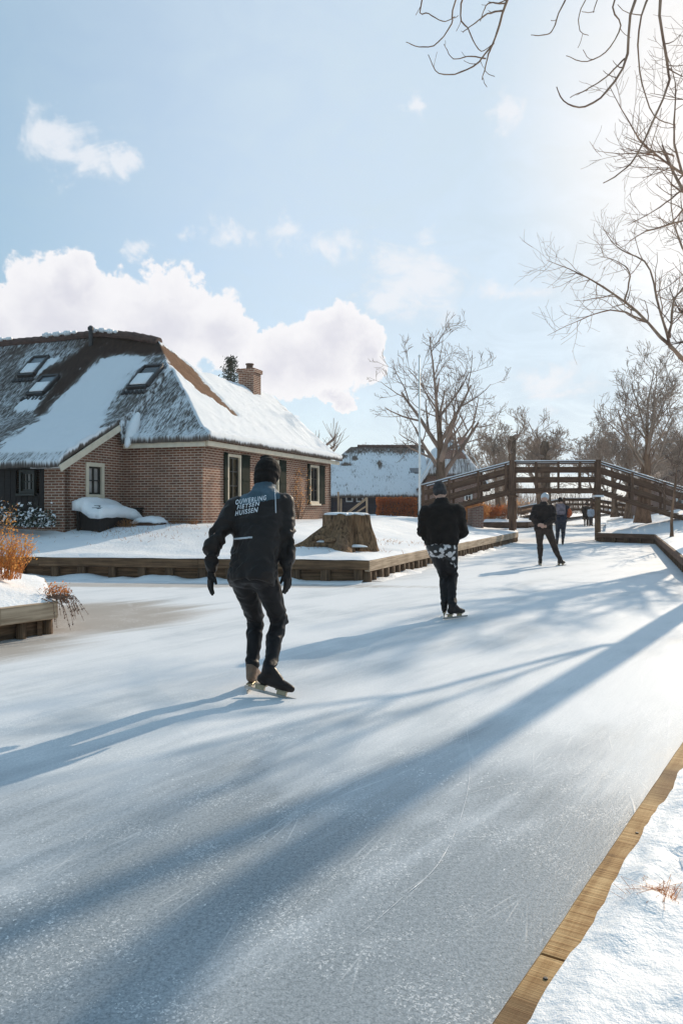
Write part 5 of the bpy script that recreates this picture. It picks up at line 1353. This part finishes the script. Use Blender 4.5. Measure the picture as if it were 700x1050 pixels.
def hand(mb, w_, d, n, thumb_side, s=1., curl=.5, r=.011):      # wrist, pointing direction, palm normal, +1/-1
    d = d.normalized(); n = (n-d*n.dot(d)).normalized(); sd = d.cross(n).normalized()*thumb_side
    L = [.070, .078, .073, .058]
    for i in range(4):
        o = (i-1.5)*-.0205*s
        root = w_+d*.03*s+sd*o*.6; kn = w_+d*(.092-.004*abs(i-1))*s+sd*o
        a1 = .25*curl; a2 = .9*curl; l = L[i]*s
        p1 = kn+(d*math.cos(a1)+n*math.sin(a1)+sd*(o*2.4))*l*.5; p2 = p1+(d*math.cos(a2)+n*math.sin(a2)+sd*(o*1.2))*l*.5
        caps(mb, [root, kn], [.017*s, .0145*s], 8); caps(mb, [kn, p1, p2], [r*1.05*s, r*s, r*.86*s], 8)
    t0 = w_+d*.025*s+sd*.022*s; t1 = t0+(d*.7+sd*.75+n*.2).normalized()*.042*s; t2 = t1+(d+sd*.25+n*.35).normalized()*.034*s
    caps(mb, [t0, t1, t2], [.017*s, .0125*s, .0105*s], 8)
    caps(mb, [w_-d*.02*s, w_+d*.045*s], [.028*s, .03*s], 8)
def skate(parent, ank, f, up, label=None, boot='boot_leather', s=1., blade_len=.42):
    f = f.normalized(); up = (up-f*up.dot(f)).normalized(); sd = f.cross(up); A = lambda x, y, z: ank+f*x*s+sd*y*s+up*z*s
    b = MB()
    caps(b, [A(-.015, 0, .015), A(-.015, 0, -.01), A(-.03, 0, -.055)], [.044*s, .043*s, .038*s]); caps(b, [A(-.045, 0, -.05), A(.05, 0, -.05), A(.14, .005, -.062), A(.185, .004, -.068)], [.036*s, .042*s, .036*s, .026*s])
    caps(b, [A(0, 0, .02), A(.08, 0, -.035)], [.045*s, .038*s])
    me = remeshed('skate', b, .009*s, 3); me.materials.append(M[boot]); bt = link('skate', me, parent)
    k = MB(); n = 14; prof = []
    for i in range(n+1):
        x = -.16+blade_len*i/n; e = max(0, abs(x-.05)-.17); prof.append((x, -.15+.35*e*e*2+.004, -.125))
    o = len(k.v)
    for x, z0, z1 in prof:
        for y, z in ((-.0035, z0), (.0035, z0), (.006, z1), (-.006, z1)): k.v.append(A(x, y, z))
    for i in range(n):
        for j in range(4): q = (j+1) % 4; k.face((o+i*4+j, o+i*4+q, o+(i+1)*4+q, o+(i+1)*4+j))
    k.face((o+3, o+2, o+1, o)); k.face([o+n*4+j for j in range(4)])
    k.build('blade', 'steel', bt)
    for x in (-.045, .12):
        m_ = MB(); m_.prism(A(x-.035, 0, -.112), A(x+.035, 0, -.112), .022*s, .030*s, tuple(up), .004); m_.prism(A(x-.045, 0, -.093), A(x+.045, 0, -.093), .05*s, .010*s, tuple(up), .003); m_.build('blade_mount', 'brass', bt)
    return bt
def person(label, J, mats, group=None, vox=.016, hat='beanie', gloves=True, hands=None, jk=1., fat=1., toes=None, ups=None, skates=True, s=1.):
    base = (J['anL']+J['anR'])/2; root = thing('person', label, 'person', (base.x, base.y, 0), group)
    hip = (J['hipL']+J['hipR'])/2; nk = J['neck']; spine = (nk-hip); side = (J['shR']-J['shL']).normalized(); hs = (J['hipR']-J['hipL']).normalized()
    fw = (spine.normalized()).cross(side)*-1; fw.normalize()
    if fw.dot(J['fwd']) < 0: fw = -fw
    up = spine.normalized(); hd = J['head']; hf = J.get('look', J['fwd']).normalized(); hu = (hd-nk).normalized(); hf = (hf-hu*hf.dot(hu)).normalized(); hsd = hf.cross(hu)
    # body
    b = MB()
    def torso(mb, tab, f0=0.):
        loft(mb, [(hip+spine*f, hs.lerp(side, max(0, min(1, f))).normalized(), w_*s, fw, d_*s) for f, w_, d_ in tab])
    torso(b, [(-.1, .13, .10), (0, .155, .115), (.3, .135, .10), (.6, .16, .11), (.85, .15, .09), (.97, .06, .06)])
    for q in 'LR':
        caps(b, [J['sh'+q], J['el'+q], J['wr'+q]], [.055*s, .040*s, .027*s]); caps(b, [J['hip'+q], J['kn'+q], J['kn'+q].lerp(J['an'+q], .35), J['an'+q]], [.066*s, .036*s, .030*s, .022*s]); caps(b, [nk-up*.06*s, J['sh'+q]], [.05*s, .055*s])
        f = (toes or {}).get(q, J['fwd']).normalized(); caps(b, [J['an'+q]-V((0, 0, .05*s)), J['an'+q]+f*.14*s-V((0, 0, .065*s))], [.03*s, .022*s])
    caps(b, [nk-up*.04*s, hd-hu*.02*s], [.056*s, .054*s])
    obl(b, hd+hu*.02*s, (hsd*.074*s, hf*.095*s, hu*.112*s)); obl(b, hd-hu*.05*s+hf*.03*s, (hsd*.056*s, hf*.06*s, hu*.06*s))
    caps(b, [hd+hf*.092*s+hu*.012*s, hd+hf*.112*s-hu*.022*s], [.010*s, .015*s], 8)
    for k in (-1, 1): obl(b, hd+hsd*.076*s*k-hu*.005*s, (hsd*.012*s, hf*.02*s, hu*.032*s)); obl(b, hd+hsd*.034*s*k+hf*.082*s+hu*.03*s, (hsd*.02*s, hf*.012*s, hu*.009*s))
    obl(b, hd-hu*.055*s+hf*.083*s, (hsd*.025*s, hf*.010*s, hu*.009*s))
    if hands == 'bare':
        for q, ts in (('L', 1), ('R', -1)): hand(b, J['wr'+q], J['hd'+q], J['palm'], ts, s, .5)
    me = remeshed('body', b, min(vox*.8, .012 if hands == 'bare' else .014), 2); me.materials.append(M['skin']); link('body', me, root)
    # eyes
    for k in (-1, 1):
        e = MB(); obl(e, hd+hsd*.033*s*k+hf*.083*s+hu*.018*s, (hsd*.013*s, hf*.010*s, hu*.009*s), 6); e.build('eye', 'hair', root, True)
    # jacket
    b = MB(); jw = jk
    torso(b, J.get('jtab') or [(-.13, .195*jw, .15*jw), (-.05, .205*jw, .16*jw), (.12, .195*jw, .15*jw), (.4, .205*jw, .15*jw), (.68, .225*jw, .15*jw), (.86, .20*jw, .13*jw), (.98, .105, .095), (1.09, .082, .08)])
    for q in 'LR':
        S_, E_, W_ = J['sh'+q], J['el'+q], J['wr'+q]
        caps(b, [S_, S_.lerp(E_, .5), E_, E_.lerp(W_, .45), E_.lerp(W_, .9)], [.092*fat*s, .078*fat*s, .066*fat*s, .060*fat*s, .045*fat*s]); caps(b, [nk-up*.07*s, S_], [.075*s, .088*fat*s])
    me = remeshed('jacket', b, vox, 3)
    wrinkle(me, .019*s, 10/s, [(J['elL'], .2, 1.), (J['elR'], .2, 1.), (hip+spine*.1, .22, .9)], 3.)
    for m_ in mats['jacket']: me.materials.append(M[m_])
    jacket = link('jacket', me, root)
    # trousers
    b = MB(); torso(b, [(-.16, .12, .11), (-.08, .165, .135), (.02, .165, .125), (.16, .15, .115)])
    tf = J.get('tf', 1.)
    for q in 'LR':
        h_, k_, a_ = J['hip'+q], J['kn'+q], J['an'+q]; f = (toes or {}).get(q, J['fwd'])
        cv = k_.lerp(a_, .32)-f.normalized()*.018*s
        caps(b, [h_, h_.lerp(k_, .45), k_, cv, k_.lerp(a_, .75), a_+V((0, 0, .03*s))], [.105*tf*s, .088*tf*s, .064*tf*s, .064*tf*s, .050*tf*s, .050*s]); ball(b, hip.lerp(h_, .75)-fw*.035*s-V((0, 0, .02)), .105*s)
    me = remeshed('trousers', b, vox, 3)
    wrinkle(me, .009*s, 12/s, [(J['knL'], .16, 1.5), (J['knR'], .16, 1.5), (J['anL'], .16, 1.4), (J['anR'], .16, 1.4)], 8.)
    for m_ in mats['trousers']: me.materials.append(M[m_])
    tr = link('trousers', me, root)
    # hat and hair
    b = MB()
    if hat == 'helmet':
        obl(b, hd+hu*.055*s-hf*.005*s, (hsd*.098*s, hf*.125*s, hu*.098*s))
    else:
        obl(b, hd+hu*.05*s-hf*.008*s, (hsd*.088*s, hf*.108*s, hu*.105*s)); obl(b, hd+hu*.085*s-hf*.012*s, (hsd*.076*s, hf*.092*s, hu*.085*s)); obl(b, hd+hu*.0*s-hf*.03*s, (hsd*.086*s, hf*.088*s, hu*.06*s))
        if hat == 'low':
            obl(b, hd-hu*.05*s-hf*.03*s, (hsd*.092*s, hf*.085*s, hu*.085*s)); obl(b, hd+hu*.05*s-hf*.01*s, (hsd*.106*s, hf*.118*s, hu*.12*s)); obl(b, hd+hu*.155*s-hsd*.02*s-hf*.03*s, (hsd*.06*s, hf*.055*s, hu*.022*s)); obl(b, hd+hu*.0*s-hf*.02*s, (hsd*.106*s, hf*.105*s, hu*.03*s))
        if hat == 'beanie':
            for k in range(3): obl(b, hd+hu*(.148+.004*k)*s+hsd*(-.03+.03*k)*s-hf*.02*s, (hsd*.035*s, hf*.05*s, hu*.018*s))
    me = remeshed('hat', b, .008 if vox < .02 else .014, 2); wrinkle(me, .004*s, 26/s, (), 1.); me.materials.append(M[mats['hat']]); link('helmet' if hat == 'helmet' else 'beanie', me, root)
    if gloves:
        for q, ts in (('L', 1), ('R', -1)):
            b = MB(); hand(b, J['wr'+q], J['hd'+q], J['palm'+q] if 'palm'+q in J else J['fwd'], ts, 1.08*s, J.get('curl', .5), .0125)
            E_, W_ = J['el'+q], J['wr'+q]; caps(b, [W_.lerp(E_, .22), W_], [.042*s, .033*s])
            me = remeshed('glove', b, .0055 if vox < .013 else .009, 2); me.materials.append(M[mats['glove']]); link('glove', me, root)
    for q in 'LR':
        f = (toes or {}).get(q, J['fwd'])
        if skates: skate(root, J['an'+q], f, (ups or {}).get(q, V((0, 0, 1))), None, mats['boot'][0 if q == 'L' else -1], s*J.get('foot', 1.), J.get('blade', .42))
        else:
            b = MB(); a = J['an'+q]; f = f.normalized(); caps(b, [a+V((0, 0, .05*s)), a-V((0, 0, .04*s))], [.05*s, .045*s]); caps(b, [a-V((0, 0, .05*s))-f*.04*s, a+f*.16*s-V((0, 0, .055*s))], [.045*s, .036*s]); me = remeshed('boot', b, .014, 2); me.materials.append(M[mats['boot'][0]]); link('boot', me, root)
    return root, jacket, tr
GS = 'skaters on the canal'
FW = V((.12, 1, 0)).normalized()
mb = MB()
for q, r_ in SNOWLUMP: obl(mb, q, (E2*r_*.95, E1*r_*.7, V((0, 0, r_*1.15))))
me = remeshed('snow_lump', mb, .03, 4); me.materials.append(M['snow']); link('snow_lump', me, roof)
# the skater in front
J = dict(head=P(273.5, 489.5, 6.27), neck=P(270.5, 504, 6.2), shL=P(241.5, 521, 6.12), shR=P(291, 517, 6.1), elL=P(217, 559, 5.98), elR=P(295, 561, 6.0), wrL=P(217.5, 585, 5.95), wrR=P(294.5, 584, 5.9),
    hipL=P(247.5, 588, 5.95), hipR=P(270.5, 588, 5.88), knL=P(262.5, 636, 6.22), knR=P(286.5, 638, 6.08), anL=P(258.5, 686, 6.02), anR=P(276, 690, 5.78), fwd=FW, look=V((.18, 1, -.1)),
    hdL=V((-.12, -.05, -1)), hdR=V((.03, .12, -1)), palmL=V((.9, .5, 0)), palmR=V((-.9, .5, 0)), curl=.45, foot=1.06, blade=.46)
sk1, jacket1, tr1 = person('skater in a black windbreaker with white lettering on the back, gliding with bent knees', J,
    dict(jacket=('black_shell', 'blue_shell'), trousers=('black_lycra',), hat='black_fleece', glove='black_glove', boot=('lit_boot', 'boot_leather')), GS, .0115, 'low', True, None, .97, .90,
    toes=dict(L=V((.10, 1, -.02)), R=V((.456, -.15, -.082))), ups=dict(R=V((.05, .10, 1))))
# blue shoulder yoke, lettering, pocket strip and piping on the jacket
def project_tools(ob):
    bm = bmesh.new(); bm.from_mesh(ob.data); bt = BVHTree.FromBMesh(bm); bm.free(); return bt
off1 = world_of(jacket1)
for p_ in jacket1.data.polygons:
    c = p_.center; u, v = 350+800*c.x/c.y, 520-800*(c.z-EYE)/c.y
    if v < 514.5-.17*(u-268) and 246 < u < 286.5 and v > 494 and c.y < 6.32: p_.material_index = 1
bvh = project_tools(jacket1)
def onto(u, v, lift=.004):
    o = V((0, 0, EYE)); d = (P(u, v, 5.5)-o).normalized(); q, n, i, dist = bvh.ray_cast(o, d)
    return None if q is None else q+n*lift
def lettering(txt, ul, vl, ur, vr, capv, name):
    cu = bpy.data.curves.new('t', 'FONT'); cu.body = txt; cu.offset = .024; cu.shear = .2; cu.space_character = 1.24
    o = bpy.data.objects.new('t', cu); COL.objects.link(o); dg = bpy.context.evaluated_depsgraph_get(); dg.update()
    me = bpy.data.meshes.new_from_object(o.evaluated_get(dg)); bpy.data.objects.remove(o); bpy.data.curves.remove(cu)
    bm = bmesh.new(); bm.from_mesh(me); bmesh.ops.subdivide_edges(bm, edges=[e for e in bm.edges if e.calc_length() > .12], cuts=3, use_grid_fill=False); bmesh.ops.triangulate(bm, faces=bm.faces[:])
    xs = [v.co.x for v in bm.verts]; x0, x1 = min(xs), max(xs); ys = [v.co.y for v in bm.verts]; y1 = max(ys)
    for v in bm.verts:
        f = (v.co.x-x0)/(x1-x0); u = lerp(ul, ur, f); vv = lerp(vl, vr, f)-capv*v.co.y/y1
        q = onto(u, vv, .0045); v.co = q if q is not None else P(u, vv, 6.)
    bmesh.ops.recalc_face_normals(bm, faces=bm.faces[:]); bm.to_mesh(me); bm.free(); me.materials.append(M['print_white']); me.name = name; return link(name, me, jacket1)
lettering('OUWERLING', 241.5, 517.6, 273.2, 512.6, 4.7, 'lettering')
lettering('FIETSEN', 243.0, 522.4, 266.2, 518.4, 4.1, 'lettering')
lettering('HUISSEN', 241.2, 528.9, 264.6, 525.0, 4.9, 'lettering')
def strip(pts, r, mat, name, par, fn):
    q = [fn(*p) for p in pts]; q = [x for x in q if x is not None]; mb = MB(); mb.tube(q, r, 6); return mb.build(name, mat, par, True)
strip([(234+i*1.9, 553.2-.16*i if i < 11 else 551.2, .002) for i in range(14)], .0075, 'reflective', 'pocket_strip', jacket1, onto)
strip([(281.5+.25*math.sin(i*.3)+.12*i, 502+i*2.0, .001) for i in range(13)], .004, 'reflective', 'piping', jacket1, onto)
# second skater, hands held in front
J = dict(head=P(450.8, 506, 10.05), neck=P(452, 515.5, 9.98), shL=P(437.5, 526, 9.93), shR=P(468.5, 525, 9.9), elL=P(433.5, 545, 9.9), elR=P(474, 545, 9.9), wrL=P(443, 556, 10.12), wrR=P(463, 556, 10.12),
    hipL=P(445, 560, 9.85), hipR=P(460.5, 560, 9.82), knL=P(455.5, 591, 10.05), knR=P(464, 590, 10.02), anL=P(455.3, 620, 9.86), anR=P(463.6, 622, 9.75), fwd=V((.2, 1, 0)), look=V((0, 1, -.2)),
    jtab=[(.0, .19, .16), (.08, .215, .17), (.2, .21, .165), (.45, .225, .165), (.68, .24, .16), (.86, .21, .135), (.98, .10, .095), (1.09, .08, .08)], hdL=V((.8, .3, .1)), hdR=V((-.8, .3, .1)), palmL=V((.2, -1, 0)), palmR=V((-.2, -1, 0)), tf=1.0)
sk2, jk2, tr2 = person('skater in a black jacket and grey beanie with white printed shorts over the tights', J,
    dict(jacket=('black_fleece',), trousers=('black_lycra', 'white_print_lycra'), hat='grey_knit', glove='black_glove', boot=('boot_leather', 'boot_leather')), GS, .016, 'knit', True, None, 1.06, 1.12,
    dict(L=V((.15, 1, 0)), R=V((.75, .55, 0))))
for p_ in tr2.data.polygons:
    c = p_.center; u, v = 350+800*c.x/c.y, 520-800*(c.z-EYE)/c.y
    w_ = noise.noise(c*14)*4
    if v < 571+w_+max(0, (u-450)*.55) and c.y < 9.95 and u < 466+w_*.5: p_.material_index = 1
# third skater, white hat, hands behind the back
J = dict(head=P(558, 511.5, 19.0), neck=P(557.3, 517, 18.9), shL=P(549.5, 521.5, 18.85), shR=P(565, 521.5, 18.8), elL=P(545.5, 532, 18.65), elR=P(567.5, 532, 18.65), wrL=P(553, 538.5, 18.52), wrR=P(557, 538, 18.5),
    hipL=P(552.8, 541, 18.75), hipR=P(560.5, 541, 18.72), knL=P(553.2, 559, 18.85), knR=P(568, 560, 18.75), anL=P(553.6, 574, 18.72), anR=P(573.6, 574, 18.65), fwd=V((.15, 1, 0)), look=V((.1, 1, 0)),
    hdL=V((.9, -.2, -.15)), hdR=V((-.9, -.2, -.05)), palm=V((.1, -1, 0)), tf=1.1)
person('skater in a pale hat and dark brown clothes with hands clasped behind the back', J,
    dict(jacket=('brown_jacket',), trousers=('brown_trouser',), hat='grey_helmet', glove='black_glove', boot=('boot_leather', 'boot_leather')), GS, .018, 'helmet', False, 'bare', 1.05, 1.12,
    dict(L=V((.05, 1, 0)), R=V((.7, .6, 0))))
# fourth skater with a rucksack
J = dict(head=P(574.2, 514.2, 29.2), neck=P(575.2, 518.2, 29.1), shL=P(569.5, 521, 29.), shR=P(580.5, 521, 29.), elL=P(567.5, 528, 29.), elR=P(584.3, 526.5, 29.), wrL=P(569, 534, 29.2), wrR=P(580.5, 531, 29.3),
    hipL=P(571.8, 534.5, 28.95), hipR=P(577.3, 534.5, 28.95), knL=P(571.2, 545.5, 29.1), knR=P(577, 546, 29.05), anL=P(570.8, 555.5, 28.9), anR=P(576.5, 555.4, 28.9), fwd=V((.2, 1, 0)), look=V((.1, 1, 0)),
    hdL=V((.2, .5, -.8)), hdR=V((-.6, .6, -.3)), tf=1.1)
sk4, jk4, _ = person('skater in navy clothes wearing a mauve rucksack and an orange sleeve', J,
    dict(jacket=('navy_jacket', 'orange_shell'), trousers=('navy_trouser',), hat='black_fleece', glove='black_glove', boot=('boot_leather', 'boot_leather')), GS, .02, 'knit', True, None, 1.05, 1.15,
    dict(L=V((.05, 1, 0)), R=V((.2, 1, 0))))
for p_ in jk4.data.polygons:
    c = p_.center
    if (c-J['elR']).length < .22 and c.x > J['shR'].x+.02: p_.material_index = 1
bag = thing('rucksack', 'small mauve rucksack on the back of the skater in navy', 'rucksack', P(574.5, 524, 28.75)); b = MB(); c = P(574.6, 521.5, 28.80)
for dx in (-.09, 0, .09): caps(b, [c+V((dx, .0, -.15)), c+V((dx, .01, .10))], [.085, .075])
me = remeshed('pack', b, .02, 3); me.materials.append(M['mauve_bag']); link('pack', me, bag)
mb = MB(); mb.tube([c+V((-.1, -.10, -.07)), c+V((0, -.115, -.065)), c+V((.1, -.10, -.07))], .008, 6); mb.build('zip_line', 'lead', bag)
for dx in (-.1, .1):
    mb = MB(); mb.tube([c+V((dx, .03, .14)), c+V((dx*1.1, .14, .19)), c+V((dx*1.15, .34, .10)), c+V((dx*1.2, .36, -.1)), c+V((dx*1.2, .12, -.24))], .018, 6); mb.build('strap', 'mauve_bag', bag)
# two people far off by the second bridge
def walker(u, y, h, mats, label, fw, jt=None):
    x = (u-350)/800*y; k = h/1.75; B = V((x, y, 0)); sd = V((fw.y, -fw.x, 0)).normalized(); q = lambda a, b, c: B+sd*a*k+fw.normalized()*b*k+V((0, 0, c*k))
    J = dict(head=q(0, .03, 1.62), neck=q(0, 0, 1.48), shL=q(-.18, 0, 1.40), shR=q(.18, 0, 1.40), elL=q(-.25, -.02, 1.12), elR=q(.25, -.02, 1.12), wrL=q(-.22, .1, .9), wrR=q(.22, .1, .9), hipL=q(-.09, 0, .92), hipR=q(.09, 0, .92),
        knL=q(-.10, .08, .5), knR=q(.10, 0, .5), anL=q(-.10, .05, .10), anR=q(.11, -.12, .10), fwd=fw, hdL=V((0, .2, -1)), hdR=V((0, .2, -1)), tf=1.05)
    if jt: J['jtab'] = jt
    return person(label, J, mats, 'people far down the canal', .024, 'knit', True, None, 1.05, 1.1, None, None, False, k)
walker(600.5, 57.5, 1.72, dict(jacket=('brown_jacket',), trousers=('brown_trouser',), hat='brown_jacket', glove='black_glove', boot=('boot_leather',)), 'distant walker in a long dark brown coat under the second bridge', V((.3, 1, 0)),
    [(-.75, .26, .22), (-.4, .24, .19), (0, .21, .17), (.4, .205, .15), (.68, .225, .15), (.86, .20, .125), (.98, .095, .09), (1.05, .075, .075)])
walker(605.3, 57., 1.45, dict(jacket=('pale_blue_coat',), trousers=('navy_trouser',), hat='grey_knit', glove='black_glove', boot=('boot_leather',)), 'smaller distant walker in a pale blue coat beside the brown coat', V((.3, 1, 0)))

# ------------------------------------------------------------------ thin haze box, added to veil far things like flare
def haze():
    m = bpy.data.materials.new('haze_air'); m.use_nodes = True; t = m.node_tree; t.nodes.remove(t.nodes['Principled BSDF'])
    v = t.nodes.new('ShaderNodeVolumePrincipled'); v.inputs['Density'].default_value = .0006; v.inputs['Color'].default_value = (.93, .93, .95, 1); v.inputs['Anisotropy'].default_value = .45
    t.links.new(v.outputs[0], t.nodes['Material Output'].inputs['Volume']); M['haze_air'] = m
    mb = MB(); mb.box((-70, -6, -1.3), (110, 175, 22)); tag(mb.build('haze', 'haze_air'), kind='stuff')
haze()
